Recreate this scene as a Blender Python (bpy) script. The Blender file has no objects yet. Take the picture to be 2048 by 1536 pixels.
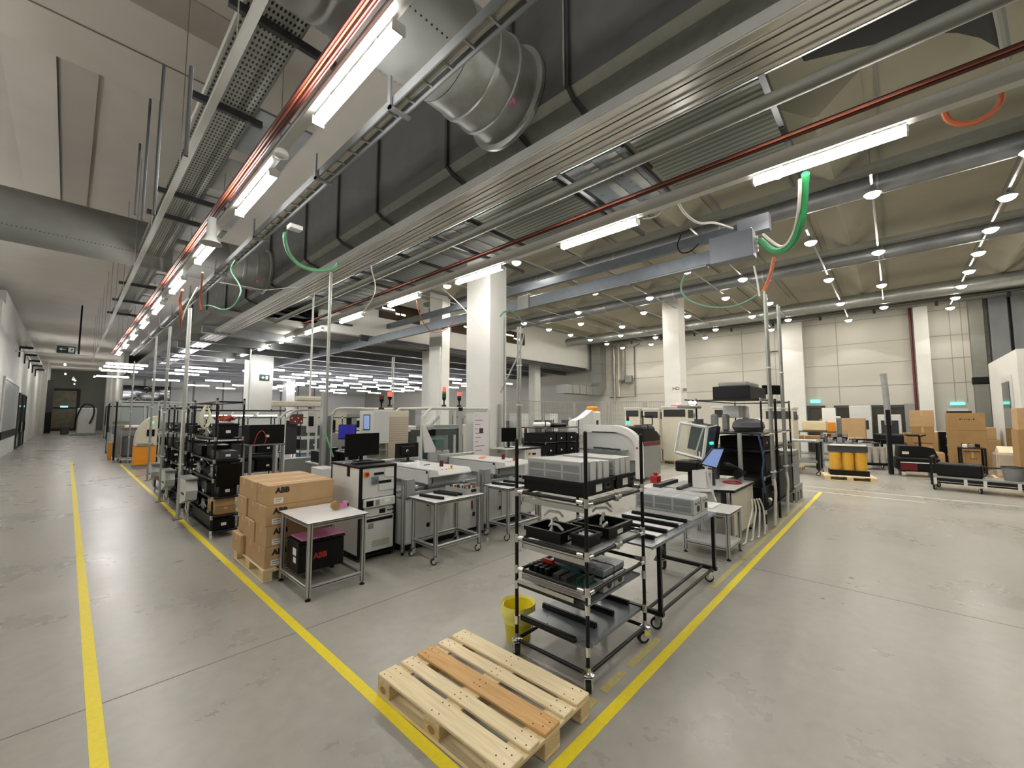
EXPOSURE = 2.6
TUBE_E = 12
SPOT_W = 15
import bpy, math, random
from mathutils import Vector, Matrix
C = bpy.context.scene.collection
RND = random.Random(11)
PI = math.pi

# ---------------------------------------------------------------- mesh builder
class MB:
    def __init__(s):
        s.v = []; s.f = []; s.mi = []; s.sm = []
    def add(s, vs, fs, mi=0, sm=False, M=None):
        b = len(s.v)
        s.v.extend([tuple(M @ Vector(p)) for p in vs] if M is not None else [tuple(p) for p in vs])
        for f in fs:
            s.f.append([b + i for i in f]); s.mi.append(mi); s.sm.append(sm)
        return s
    def box(s, x0, y0, z0, x1, y1, z1, c=0.0, mi=0, M=None):
        if x1 < x0: x0, x1 = x1, x0
        if y1 < y0: y0, y1 = y1, y0
        if z1 < z0: z0, z1 = z1, z0
        if c <= 0:
            vs = [(x0,y0,z0),(x1,y0,z0),(x1,y1,z0),(x0,y1,z0),(x0,y0,z1),(x1,y0,z1),(x1,y1,z1),(x0,y1,z1)]
            fs = [(0,3,2,1),(4,5,6,7),(0,1,5,4),(1,2,6,5),(2,3,7,6),(3,0,4,7)]
            return s.add(vs, fs, mi, False, M)
        c = min(c, (x1-x0)*.45, (y1-y0)*.45, (z1-z0)*.45)
        vs = []; idx = {}
        X = (x0, x1); Y = (y0, y1); Z = (z0, z1)
        for i in (0,1):
            for j in (0,1):
                for k in (0,1):
                    sx = c if i == 0 else -c; sy = c if j == 0 else -c; sz = c if k == 0 else -c
                    for a in range(3):
                        p = [X[i]+sx, Y[j]+sy, Z[k]+sz]
                        p[a] = (X[i], Y[j], Z[k])[a]
                        idx[(i,j,k,a)] = len(vs); vs.append(tuple(p))
        fs = []
        q = lambda *l: fs.append([idx[t] for t in l])
        for i in (0,1):
            o = 1 if i else -1
            l = [(i,0,0,0),(i,1,0,0),(i,1,1,0),(i,0,1,0)]; q(*(l if o > 0 else l[::-1]))
            l = [(0,i,0,1),(0,i,1,1),(1,i,1,1),(1,i,0,1)]; q(*(l if o > 0 else l[::-1]))
            l = [(0,0,i,2),(1,0,i,2),(1,1,i,2),(0,1,i,2)]; q(*(l if o > 0 else l[::-1]))
        for i in (0,1):
            for j in (0,1):
                l = [(i,j,0,0),(i,j,0,1),(i,j,1,1),(i,j,1,0)]; q(*(l if (i != j) else l[::-1]))
                l = [(i,0,j,0),(i,0,j,2),(i,1,j,2),(i,1,j,0)]; q(*(l if (i == j) else l[::-1]))
                l = [(0,i,j,1),(0,i,j,2),(1,i,j,2),(1,i,j,1)]; q(*(l if (i != j) else l[::-1]))
        for i in (0,1):
            for j in (0,1):
                for k in (0,1):
                    l = [(i,j,k,0),(i,j,k,1),(i,j,k,2)]; q(*(l if (i+j+k) % 2 else l[::-1]))
        return s.add(vs, fs, mi, False, M)
    def cbox(s, cx, cy, cz, dx, dy, dz, c=0.0, mi=0, rz=0.0, rx=0.0, ry=0.0):
        M = Matrix.Translation((cx,cy,cz)) @ Matrix.Rotation(rz,4,'Z') @ Matrix.Rotation(ry,4,'Y') @ Matrix.Rotation(rx,4,'X')
        return s.box(-dx/2,-dy/2,-dz/2,dx/2,dy/2,dz/2,c,mi,M)
    def cyl(s, p0, p1, r, n=12, r2=None, mi=0, caps=True):
        p0 = Vector(p0); p1 = Vector(p1); d = (p1-p0)
        if d.length < 1e-6: return s
        r2 = r if r2 is None else r2
        d.normalize()
        a = d.orthogonal().normalized(); b = d.cross(a)
        vs = []
        for (p, rr) in ((p0, r), (p1, r2)):
            for i in range(n):
                t = 2*PI*(i+.5)/n
                vs.append(p + a*(rr*math.cos(t)) + b*(rr*math.sin(t)))
        fs = [(i, (i+1) % n, n+(i+1) % n, n+i) for i in range(n)]
        s.add(vs, fs, mi, True)
        if caps:
            k = len(s.v)-2*n
            s.f.append([k+i for i in range(n)][::-1]); s.mi.append(mi); s.sm.append(False)
            s.f.append([k+n+i for i in range(n)]); s.mi.append(mi); s.sm.append(False)
        return s
    def tube(s, pts, r, n=8, mi=0):
        pts = [Vector(p) for p in pts]
        m = len(pts); vs = []
        t0 = (pts[1]-pts[0]).normalized(); a = t0.orthogonal().normalized()
        for i in range(m):
            t = (pts[min(i+1,m-1)]-pts[max(i-1,0)]).normalized()
            a = (a - t*a.dot(t))
            a = a.normalized() if a.length > 1e-6 else t.orthogonal().normalized()
            b = t.cross(a)
            for k in range(n):
                q = 2*PI*(k+.5)/n
                vs.append(pts[i] + a*(r*math.cos(q)) + b*(r*math.sin(q)))
        fs = [(i*n+k, i*n+(k+1) % n, (i+1)*n+(k+1) % n, (i+1)*n+k) for i in range(m-1) for k in range(n)]
        fs += [tuple(range(n))[::-1], tuple((m-1)*n+k for k in range(n))]
        return s.add(vs, fs, mi, True)
    def lathe(s, prof, n=20, c=(0,0,0), mi=0, M=None, closed=False):
        vs = []; m = len(prof)
        for (r, z) in prof:
            for k in range(n):
                q = 2*PI*k/n
                vs.append((c[0]+r*math.cos(q), c[1]+r*math.sin(q), c[2]+z))
        fs = [(i*n+k, i*n+(k+1) % n, (i+1)*n+(k+1) % n, (i+1)*n+k) for i in range(m-1) for k in range(n)]
        if prof[0][0] > 1e-5: fs.append(tuple(range(n))[::-1])
        if prof[-1][0] > 1e-5 and not closed: fs.append(tuple((m-1)*n+k for k in range(n)))
        return s.add(vs, fs, mi, True, M)
    def prism(s, poly, a0, a1, axis='x', mi=0, M=None, sm=False):
        # poly = 2D outline; axis x: (y,z), y: (x,z), z: (x,y)
        n = len(poly)
        def P(p, a):
            return (a,p[0],p[1]) if axis == 'x' else ((p[0],a,p[1]) if axis == 'y' else (p[0],p[1],a))
        area = sum(poly[i][0]*poly[(i+1) % n][1]-poly[(i+1) % n][0]*poly[i][1] for i in range(n))
        if (area < 0) != (axis == 'y'): poly = poly[::-1]
        if a1 < a0: a0, a1 = a1, a0
        vs = [P(p, a0) for p in poly] + [P(p, a1) for p in poly]
        fs = [tuple(range(n))[::-1], tuple(range(n, 2*n))]
        s.add(vs, fs, mi, False, M)
        k = len(s.v)-2*n
        for i in range(n):
            s.f.append([k+i, k+(i+1) % n, k+n+(i+1) % n, k+n+i]); s.mi.append(mi); s.sm.append(sm)
        return s
    def sphere(s, c, r, n=12, m=8, mi=0, sz=1.0):
        return s.lathe([(max(1e-6, r*math.sin(PI*i/m)), -r*sz*math.cos(PI*i/m)) for i in range(m+1)], n, c, mi)
    def quad(s, a, b, c, d, mi=0):
        return s.add([a,b,c,d], [(0,1,2,3)], mi)
    def rframe(s, w, h, t, d, M, mi=0):
        # rectangular frame in local XZ plane centred at 0, bar width t, depth d along y
        s.box(-w/2,-d/2,-h/2,-w/2+t,d/2,h/2,0,mi,M); s.box(w/2-t,-d/2,-h/2,w/2,d/2,h/2,0,mi,M)
        s.box(-w/2+t,-d/2,-h/2,w/2-t,d/2,-h/2+t,0,mi,M); s.box(-w/2+t,-d/2,h/2-t,w/2-t,d/2,h/2,0,mi,M)
        return s

def mesh_of(name, mb, mats):
    me = bpy.data.meshes.new(name)
    me.from_pydata(mb.v, [], mb.f)
    if not isinstance(mats, (list, tuple)): mats = [mats]
    for m in mats: me.materials.append(m)
    me.polygons.foreach_set('material_index', mb.mi)
    me.polygons.foreach_set('use_smooth', mb.sm)
    me.update()
    if any(mb.sm): me.set_sharp_from_angle(angle=math.radians(38))
    return me

def part(name, mb, mats, parent=None, label=None, loc=None, kind=None):
    o = bpy.data.objects.new(name, mesh_of(name, mb, mats))
    C.objects.link(o)
    if parent is not None: o.parent = parent
    if loc is not None: o.location = loc
    if label: o['label'] = label
    if kind: o['kind'] = kind
    return o

def thing(name, label, cat, loc=(0,0,0), rz=0.0, group=None, kind=None):
    o = bpy.data.objects.new(name, None)
    C.objects.link(o); o.empty_display_size = .1
    o.location = loc; o.rotation_euler = (0,0,rz)
    o['label'] = label; o['category'] = cat
    if group: o['group'] = group
    if kind: o['kind'] = kind
    return o

def solo(name, label, cat, mb, mats, loc=(0,0,0), rz=0.0, group=None, kind=None):
    o = part(name, mb, mats)
    o.location = loc; o.rotation_euler = (0,0,rz)
    o['label'] = label; o['category'] = cat
    if group: o['group'] = group
    if kind: o['kind'] = kind
    return o

def struct(name, mb, mats, label=None, cat=None):
    o = part(name, mb, mats); o['kind'] = 'structure'
    o['label'] = label or name.replace('_', ' ')
    o['category'] = cat or name.split('_')[0]
    return o

def kids(o): return list(o.children)
def dup(root, loc, label, rz=None, group=None):
    r = root.copy(); C.objects.link(r); r.location = loc
    if rz is not None: r.rotation_euler = (0,0,rz)
    r['label'] = label
    if group: r['group'] = group
    for ch in kids(root):
        c = ch.copy(); C.objects.link(c); c.parent = r
        for g in kids(ch):
            d = g.copy(); C.objects.link(d); d.parent = c
    return r

def text_mb(mb, txt, size, M, mi=0, bold=0.0, ext=0.001, align='CENTER', shear=0.0):
    cu = bpy.data.curves.new('lettering', 'FONT')
    cu.body = txt; cu.size = size; cu.align_x = align; cu.align_y = 'CENTER'
    cu.extrude = ext; cu.offset = bold; cu.resolution_u = 2; cu.shear = shear
    o = bpy.data.objects.new('lettering', cu)
    me = o.to_mesh()
    vs = [v.co.copy() for v in me.vertices]; fs = [list(p.vertices) for p in me.polygons]
    o.to_mesh_clear(); bpy.data.objects.remove(o); bpy.data.curves.remove(cu)
    return mb.add(vs, fs, mi, False, M)

def face_M(x, y, z, d='-y'):
    # text / flat plate frames: local X = reading direction, local Y = up, local Z = out of the face
    R = {'-y': ((1,0,0),(0,0,1),(0,-1,0)), '-x': ((0,-1,0),(0,0,1),(-1,0,0)), '+x': ((0,1,0),(0,0,1),(1,0,0)), '+z': ((1,0,0),(0,1,0),(0,0,1)), '+y': ((-1,0,0),(0,0,1),(0,1,0))}[d]
    return Matrix(((R[0][0],R[1][0],R[2][0],x),(R[0][1],R[1][1],R[2][1],y),(R[0][2],R[1][2],R[2][2],z),(0,0,0,1)))

def sag(a, b, drop, n=14, side=(0,0,0)):
    a = Vector(a); b = Vector(b); s = Vector(side)
    return [a.lerp(b, i/n) + (Vector((0,0,-drop)) + s)*(4*(i/n)*(1-i/n)) for i in range(n+1)]
def spline(pts, n=6):
    P = [Vector(p) for p in pts]; out = []
    for i in range(len(P)-1):
        p0 = P[max(i-1,0)]; p1 = P[i]; p2 = P[i+1]; p3 = P[min(i+2,len(P)-1)]
        for k in range(n):
            t = k/n
            out.append(.5*((2*p1)+(p2-p0)*t+(2*p0-5*p1+4*p2-p3)*t*t+(3*p1-p0-3*p2+p3)*t**3))
    out.append(P[-1]); return out
ORD = ['first','second','third','fourth','fifth','sixth','seventh','eighth','ninth','tenth','eleventh','twelfth','thirteenth','fourteenth','fifteenth']

# ---------------------------------------------------------------- materials
def srgb(h):
    h = h.lstrip('#'); c = [int(h[i:i+2],16)/255 for i in (0,2,4)]
    return tuple((x/12.92 if x <= .04045 else ((x+.055)/1.055)**2.4) for x in c) + (1,)
MATS = {}
def mat(name, col, rough=.5, metal=0.0, var=.06, scale=6.0, emit=None, estr=0.0, alpha=None, spec=.5, bump=0.0, stretch=None, trans=0.0, coat=0.0, rvar=0.0):
    m = bpy.data.materials.new(name); m.use_nodes = True
    nt = m.node_tree; N = nt.nodes; L = nt.links
    b = N['Principled BSDF']
    c = srgb(col) if isinstance(col, str) else tuple(col)+(1,)
    b.inputs['Roughness'].default_value = rough
    b.inputs['Metallic'].default_value = metal
    b.inputs['Specular IOR Level'].default_value = spec
    b.inputs['Coat Weight'].default_value = coat
    if var > 0 or bump > 0 or rvar > 0:
        tc = N.new('ShaderNodeTexCoord'); mp = N.new('ShaderNodeMapping'); nz = N.new('ShaderNodeTexNoise')
        nz.inputs['Scale'].default_value = scale; nz.inputs['Detail'].default_value = 5
        if stretch: mp.inputs['Scale'].default_value = stretch
        L.new(tc.outputs['Object'], mp.inputs['Vector']); L.new(mp.outputs['Vector'], nz.inputs['Vector'])
        mx = N.new('ShaderNodeMix'); mx.data_type = 'RGBA'
        mx.inputs[6].default_value = tuple(max(0, x*(1-2*var)) for x in c[:3])+(1,)
        mx.inputs[7].default_value = tuple(min(1, x*(1+2*var)) for x in c[:3])+(1,)
        L.new(nz.outputs['Fac'], mx.inputs[0]); L.new(mx.outputs[2], b.inputs['Base Color'])
        if rvar > 0:
            mr = N.new('ShaderNodeMapRange'); mr.inputs[1].default_value = .3; mr.inputs[2].default_value = .7
            mr.inputs[3].default_value = max(0, rough-rvar); mr.inputs[4].default_value = min(1, rough+rvar)
            L.new(nz.outputs['Fac'], mr.inputs[0]); L.new(mr.outputs[0], b.inputs['Roughness'])
        if bump > 0:
            bp = N.new('ShaderNodeBump'); bp.inputs['Strength'].default_value = bump; bp.inputs['Distance'].default_value = .02
            L.new(nz.outputs['Fac'], bp.inputs['Height']); L.new(bp.outputs['Normal'], b.inputs['Normal'])
    else:
        b.inputs['Base Color'].default_value = c
    if emit is not None:
        b.inputs['Emission Color'].default_value = srgb(emit) if isinstance(emit, str) else tuple(emit)+(1,)
        b.inputs['Emission Strength'].default_value = estr
    if alpha is not None: b.inputs['Alpha'].default_value = alpha
    if trans: b.inputs['Transmission Weight'].default_value = trans
    MATS[name] = m
    return m

def wood(name, col, dark, scale=3.0, axis=1):
    m = mat(name, col, .75, var=0.0)
    nt = m.node_tree; N = nt.nodes; L = nt.links; b = N['Principled BSDF']
    tc = N.new('ShaderNodeTexCoord'); mp = N.new('ShaderNodeMapping')
    st = [16.0,16.0,16.0]; st[axis] = 1.0; mp.inputs['Scale'].default_value = st
    n1 = N.new('ShaderNodeTexNoise'); n1.inputs['Scale'].default_value = scale; n1.inputs['Detail'].default_value = 6; n1.inputs['Distortion'].default_value = .6
    n2 = N.new('ShaderNodeTexNoise'); n2.inputs['Scale'].default_value = 2.2
    cr = N.new('ShaderNodeValToRGB'); cr.color_ramp.elements[0].position = .35; cr.color_ramp.elements[1].position = .62
    cr.color_ramp.elements[0].color = srgb(dark); cr.color_ramp.elements[1].color = srgb(col)
    mx = N.new('ShaderNodeMix'); mx.data_type = 'RGBA'; mx.blend_type = 'MULTIPLY'; mx.inputs[0].default_value = .18
    L.new(tc.outputs['Object'], mp.inputs['Vector']); L.new(mp.outputs['Vector'], n1.inputs['Vector'])
    L.new(tc.outputs['Object'], n2.inputs['Vector'])
    L.new(n1.outputs['Fac'], cr.inputs[0]); L.new(cr.outputs[0], mx.inputs[6]); L.new(n2.outputs['Fac'], mx.inputs[7])
    L.new(mx.outputs[2], b.inputs['Base Color'])
    bp = N.new('ShaderNodeBump'); bp.inputs['Strength'].default_value = .25; bp.inputs['Distance'].default_value = .004
    L.new(n1.outputs['Fac'], bp.inputs['Height']); L.new(bp.outputs['Normal'], b.inputs['Normal'])
    return m

def stripes(name, col, col2, axis, freq, duty=.5, rough=.4, metal=0.0, bump=.3):
    # hard-edged slots or ribs that belong to the surface (vent slots, corrugation)
    m = mat(name, col, rough, metal, var=0.0)
    nt = m.node_tree; N = nt.nodes; L = nt.links; b = N['Principled BSDF']
    tc = N.new('ShaderNodeTexCoord'); sp = N.new('ShaderNodeSeparateXYZ')
    mu = N.new('ShaderNodeMath'); mu.operation = 'MULTIPLY'; mu.inputs[1].default_value = freq
    fr = N.new('ShaderNodeMath'); fr.operation = 'FRACT'
    gt = N.new('ShaderNodeMath'); gt.operation = 'GREATER_THAN'; gt.inputs[1].default_value = duty
    mx = N.new('ShaderNodeMix'); mx.data_type = 'RGBA'; mx.inputs[6].default_value = srgb(col); mx.inputs[7].default_value = srgb(col2)
    L.new(tc.outputs['Object'], sp.inputs[0]); L.new(sp.outputs[axis], mu.inputs[0]); L.new(mu.outputs[0], fr.inputs[0]); L.new(fr.outputs[0], gt.inputs[0])
    L.new(gt.outputs[0], mx.inputs[0]); L.new(mx.outputs[2], b.inputs['Base Color'])
    if bump:
        pp = N.new('ShaderNodeMath'); pp.operation = 'PINGPONG'; pp.inputs[1].default_value = .5
        bp = N.new('ShaderNodeBump'); bp.inputs['Strength'].default_value = bump; bp.inputs['Distance'].default_value = .02
        L.new(mu.outputs[0], pp.inputs[0]); L.new(pp.outputs[0], bp.inputs['Height']); L.new(bp.outputs['Normal'], b.inputs['Normal'])
    return m

def perforated(name, col, axes, freq, rad=.3):
    m = mat(name, col, .5, .4, var=0.0)
    nt = m.node_tree; N = nt.nodes; L = nt.links; b = N['Principled BSDF']
    tc = N.new('ShaderNodeTexCoord'); mp = N.new('ShaderNodeMapping'); mp.inputs['Scale'].default_value = freq
    fr = N.new('ShaderNodeVectorMath'); fr.operation = 'FRACTION'
    sb = N.new('ShaderNodeVectorMath'); sb.operation = 'SUBTRACT'; sb.inputs[1].default_value = (.5,.5,.5)
    ml = N.new('ShaderNodeVectorMath'); ml.operation = 'MULTIPLY'; ml.inputs[1].default_value = axes
    ln = N.new('ShaderNodeVectorMath'); ln.operation = 'LENGTH'
    lt = N.new('ShaderNodeMath'); lt.operation = 'LESS_THAN'; lt.inputs[1].default_value = rad
    mx = N.new('ShaderNodeMix'); mx.data_type = 'RGBA'; mx.inputs[6].default_value = srgb(col); mx.inputs[7].default_value = (.01,.01,.01,1)
    L.new(tc.outputs['Object'], mp.inputs['Vector']); L.new(mp.outputs[0], fr.inputs[0]); L.new(fr.outputs[0], sb.inputs[0]); L.new(sb.outputs[0], ml.inputs[0])
    L.new(ml.outputs[0], ln.inputs[0]); L.new(ln.outputs['Value'], lt.inputs[0]); L.new(lt.outputs[0], mx.inputs[0]); L.new(mx.outputs[2], b.inputs['Base Color'])
    return m

def floor_mat():
    m = mat('polished concrete', '#a7a296', .3, var=0.0)
    nt = m.node_tree; N = nt.nodes; L = nt.links; b = N['Principled BSDF']; b.inputs['Specular IOR Level'].default_value = .38
    tc = N.new('ShaderNodeTexCoord')
    n1 = N.new('ShaderNodeTexNoise'); n1.inputs['Scale'].default_value = .7; n1.inputs['Detail'].default_value = 8; n1.inputs['Roughness'].default_value = .62
    n2 = N.new('ShaderNodeTexNoise'); n2.inputs['Scale'].default_value = 9; n2.inputs['Detail'].default_value = 6
    n3 = N.new('ShaderNodeTexVoronoi'); n3.inputs['Scale'].default_value = 22; n3.feature = 'DISTANCE_TO_EDGE'
    L.new(tc.outputs['Object'], n1.inputs['Vector']); L.new(tc.outputs['Object'], n2.inputs['Vector'])
    mpv = N.new('ShaderNodeMapping'); L.new(tc.outputs['Object'], mpv.inputs['Vector']); L.new(mpv.outputs[0], n3.inputs['Vector'])
    cr = N.new('ShaderNodeValToRGB'); e = cr.color_ramp.elements
    e[0].position = .3; e[0].color = srgb('#8f8c84'); e[1].position = .68; e[1].color = srgb('#9c9990')
    L.new(n1.outputs['Fac'], cr.inputs[0])
    m2 = N.new('ShaderNodeMix'); m2.data_type = 'RGBA'; m2.blend_type = 'OVERLAY'; m2.inputs[0].default_value = .12
    L.new(cr.outputs[0], m2.inputs[6]); L.new(n2.outputs['Fac'], m2.inputs[7])
    # thin scratches (stretched noise thresholded)
    mp2 = N.new('ShaderNodeMapping'); mp2.inputs['Rotation'].default_value = (0,0,.6); mp2.inputs['Scale'].default_value = (.9,40,1)
    n4 = N.new('ShaderNodeTexNoise'); n4.inputs['Scale'].default_value = 1.4; n4.inputs['Detail'].default_value = 3
    L.new(tc.outputs['Object'], mp2.inputs['Vector']); L.new(mp2.outputs[0], n4.inputs['Vector'])
    g4 = N.new('ShaderNodeMapRange'); g4.inputs[1].default_value = .66; g4.inputs[2].default_value = .72; g4.inputs[3].default_value = 0; g4.inputs[4].default_value = .025
    L.new(n4.outputs['Fac'], g4.inputs[0])
    m3 = N.new('ShaderNodeMix'); m3.data_type = 'RGBA'; m3.inputs[7].default_value = srgb('#6c6a63')
    L.new(g4.outputs[0], m3.inputs[0]); L.new(m2.outputs[2], m3.inputs[6])
    # small dark specks
    n5 = N.new('ShaderNodeTexNoise'); n5.inputs['Scale'].default_value = 38; n5.inputs['Detail'].default_value = 2
    L.new(tc.outputs['Object'], n5.inputs['Vector'])
    g5 = N.new('ShaderNodeMapRange'); g5.inputs[1].default_value = .7; g5.inputs[2].default_value = .76; g5.inputs[3].default_value = 0; g5.inputs[4].default_value = .2
    L.new(n5.outputs['Fac'], g5.inputs[0])
    m4 = N.new('ShaderNodeMix'); m4.data_type = 'RGBA'; m4.inputs[7].default_value = srgb('#5d5b55')
    L.new(g5.outputs[0], m4.inputs[0]); L.new(m3.outputs[2], m4.inputs[6]); L.new(m4.outputs[2], b.inputs['Base Color'])
    mr = N.new('ShaderNodeMapRange'); mr.inputs[1].default_value = .3; mr.inputs[2].default_value = .7; mr.inputs[3].default_value = .24; mr.inputs[4].default_value = .36
    L.new(n1.outputs['Fac'], mr.inputs[0]); L.new(mr.outputs[0], b.inputs['Roughness'])
    bp = N.new('ShaderNodeBump'); bp.inputs['Strength'].default_value = .05; bp.inputs['Distance'].default_value = .01
    L.new(n2.outputs['Fac'], bp.inputs['Height']); L.new(bp.outputs['Normal'], b.inputs['Normal'])
    return m

FLOOR = floor_mat()
WHITE = mat('white wall paint', '#c9c6bd', .7, var=.03, scale=2)
WALLG = mat('sandwich wall panel', '#b4b1a6', .55, var=.03, scale=.8)
WALLD = mat('grey wall cladding', '#77776f', .6, var=.05)
COLM = mat('white painted concrete', '#d3d2cc', .6, var=.03, scale=3)
CEIL = mat('light ceiling concrete', '#d6d0c9', .85, var=.04, scale=1.2)
CEILB = mat('beige roof element', '#9b9684', .85, var=.05, scale=1.5)
CEILG = mat('grey roof element', '#84837e', .8, var=.05, scale=1.5)
GALV = mat('galvanised steel', '#9a9c97', .38, .6, var=.10, scale=9, rvar=.08)
GALVD = mat('dull galvanised duct', '#77797a', .42, .5, var=.14, scale=4, rvar=.1, stretch=(1,1,.3))
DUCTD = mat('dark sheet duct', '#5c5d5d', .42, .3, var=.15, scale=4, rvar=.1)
ALU = mat('anodised aluminium', '#b9bab8', .32, .75, var=.04, scale=12)
ALUP = mat('bright aluminium profile', '#d6d3cd', .22, .7, var=.05, scale=3, stretch=(4,.2,4))
STEEL = mat('steel sheet', '#7b8085', .3, .45, var=.07, scale=4, rvar=.06)
CHROME = mat('chrome', '#d8d8d6', .16, 1.0, var=0)
IRON = mat('dark iron', '#2c2b2a', .5, .4, var=.08)
BLACK = mat('black plastic', '#0d0d0e', .45, var=.12, scale=14, spec=.22)
BLACKP = mat('black coated pipe', '#0f0e0e', .35, var=.1, scale=20, spec=.3)
RUBBER = mat('black rubber', '#1b1b1b', .8, var=.1)
DKGREY = mat('dark grey plastic', '#323335', .5, var=.06)
MIDG = mat('mid grey paint', '#7e7f7d', .5, var=.05)
LTG = mat('light grey enamel', '#c4c5c2', .38, var=.03)
LAM = mat('white laminate', '#cfcecb', .3, var=.04, scale=5)
BEIGE = mat('beige enamel', '#c6c0ae', .45, var=.03)
CARD = mat('cardboard', '#b3936a', .85, var=.07, scale=5)
CARD2 = mat('darker cardboard', '#9a7a4e', .85, var=.08, scale=5)
CARDT = mat('packing tape', '#bd9d70', .3, var=.05)
PINE = wood('pine wood', '#ebdbb6', '#dfca9e')
PINEX = wood('pine wood across', '#e4d2a8', '#d3bb8c', axis=0)
PINEO = wood('orange pine wood', '#d6ae76', '#c79a60')
PINEZ = wood('pine block', '#dcc79c', '#c8ac7c', axis=1, scale=6)
YEL = mat('yellow floor tape', '#d8c522', .5, var=.07, scale=30)
YELOLD = mat('worn yellow floor tape', '#a59a62', .55, var=.14, scale=20)
WTAPE = mat('white floor tape', '#bdbaa9', .55, var=.06, scale=20)
YBAG = mat('yellow bin bag', '#e2da72', .35, var=.08, scale=9, bump=.4)
YPLA = mat('yellow plastic', '#dacb2c', .4, var=.05)
ORANGE = mat('orange paint', '#d98a12', .45, var=.05)
GOLD = mat('amber coil', '#c8982f', .35, var=.08, scale=10)
ORCAB = mat('orange cable', '#b05c36', .5, var=.08)
REDCAB = mat('red brown conduit', '#63302a', .5, var=.1)
GREEN = mat('green hose', '#6fae84', .45, var=.05)
GREEND = mat('dark green cable', '#2f8a52', .5, var=.08)
TEAL = mat('green cable', '#5d8674', .5, var=.05)
WCAB = mat('white cable', '#c9c7bd', .5, var=.04)
BLUECAB = mat('blue cable', '#2c3f66', .5, var=.05)
PCB = mat('dark green circuit board', '#1f4a43', .45, var=.2, scale=30)
BLUEBOX = mat('light blue plastic', '#5f84a0', .5, var=.1)
RED = mat('red plastic', '#a3231f', .4, var=.05)
DKRED = mat('dark red plastic', '#5c1318', .35, var=.05)
PINK = mat('pink film', '#c07aa0', .35, var=.06, scale=5)
PAPER = mat('white paper', '#e0dfda', .7, var=.02)
WFAB = mat('grey canvas', '#8f8e88', .85, var=.08)
GLASS = mat('clear plastic sheet', '#9fb0aa', .06, var=0, alpha=.12)
GLASSD = mat('dark window glass', '#14161a', .06, var=0, spec=.7)
WRAP = mat('stretch film', '#c9c4b8', .12, var=.05, alpha=.5)
SCRB = mat('lit blue screen', '#6f86b4', .3, var=0, emit='#7b92c4', estr=.10)
SCRV = mat('violet desktop screen', '#1b1a6b', .3, var=.4, scale=5, emit='#2a28b0', estr=.05)
SCRK = mat('switched off screen', '#050506', .22, var=0, spec=.3)
EXITM = mat('lit exit sign', '#39d0a0', .4, var=0, emit='#7ff0dc', estr=.25)
SIGNG = mat('dark green sign', '#1d3a2c', .5, var=0)
TUBE = mat('lit tube diffuser', '#ffffff', .4, var=0, emit='#fffcf6', estr=TUBE_E)
TUBEF = mat('lit cool tube', '#ffffff', .4, var=0, emit='#fdfbff', estr=TUBE_E*.4)
SPOTL = mat('lit spot lens', '#ffffff', .4, var=0, emit='#fff8ec', estr=24.0)
LEDR = mat('lit red beacon', '#d04038', .3, var=0, emit='#ff4a3c', estr=.35)
LEDG = mat('lit green lamp', '#20c080', .3, var=0, emit='#2affa0', estr=.4)
SLOT = stripes('slotted sheet', '#b9bab8', '#84868a', 2, 160, .5, .4, .3)
CORR = stripes('corrugated steel', '#83867f', '#5f625c', 0, 9, .5, .4, .7)
RIB = stripes('ribbed grille', '#2e2f33', '#17181b', 2, 60, .5, .4, .2)
PERF = perforated('perforated tray', '#8f918b', (1,1,0), (28,12,1), .28)
HOLED = mat('textile duct', '#7b7c79', .6, .2, var=.08, scale=3)
# ---------------------------------------------------------------- camera and view
cam_d = bpy.data.cameras.new('camera'); cam = bpy.data.objects.new('camera', cam_d); C.objects.link(cam)
EYE = 1.93; FPX = 823.0
cam.location = (0, 0, EYE)
cam_d.sensor_width = 36; cam_d.lens = FPX/2048*36; cam_d.clip_start = .05; cam_d.clip_end = 300
PITCH = math.atan2(62, FPX); YAW = math.atan2(890, math.hypot(FPX, 62))
cam.rotation_euler = (PI/2+PITCH, 0, -YAW)
sc = bpy.context.scene
sc.camera = cam
sc.view_settings.view_transform = 'Standard'; sc.view_settings.look = 'None'
sc.view_settings.gamma = 1; sc.view_settings.use_curve_mapping = False
sc.view_settings.exposure = EXPOSURE
try:
    cy = sc.cycles
    cy.use_denoising = True; cy.max_bounces = 7; cy.diffuse_bounces = 4; cy.glossy_bounces = 4; cy.transmission_bounces = 4
    cy.transparent_max_bounces = 12; cy.sample_clamp_indirect = 4.0; cy.caustics_reflective = False; cy.caustics_refractive = False
except Exception: pass
w = bpy.data.worlds.new('hall'); sc.world = w; w.use_nodes = True
w.node_tree.nodes['Background'].inputs[0].default_value = (.9,.88,.84,1); w.node_tree.nodes['Background'].inputs[1].default_value = .02

# a survey of the photograph: picture point -> point of the hall at a known height / wall plane
_fw = Vector((math.sin(YAW)*math.cos(PITCH), math.cos(YAW)*math.cos(PITCH), math.sin(PITCH)))
_rt = Vector((math.cos(YAW), -math.sin(YAW), 0)); _up = _rt.cross(_fw)
def _ray(px, py): return _fw*FPX + _rt*(px-1024) - _up*(py-768)
def Gz(px, py, z=0.0):
    d = _ray(px, py); return Vector((0,0,EYE)) + d*((z-EYE)/d.z)
def Gx(px, py, x):
    d = _ray(px, py); return Vector((0,0,EYE)) + d*(x/d.x)
def Gy(px, py, y):
    d = _ray(px, py); return Vector((0,0,EYE)) + d*(y/d.y)

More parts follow.
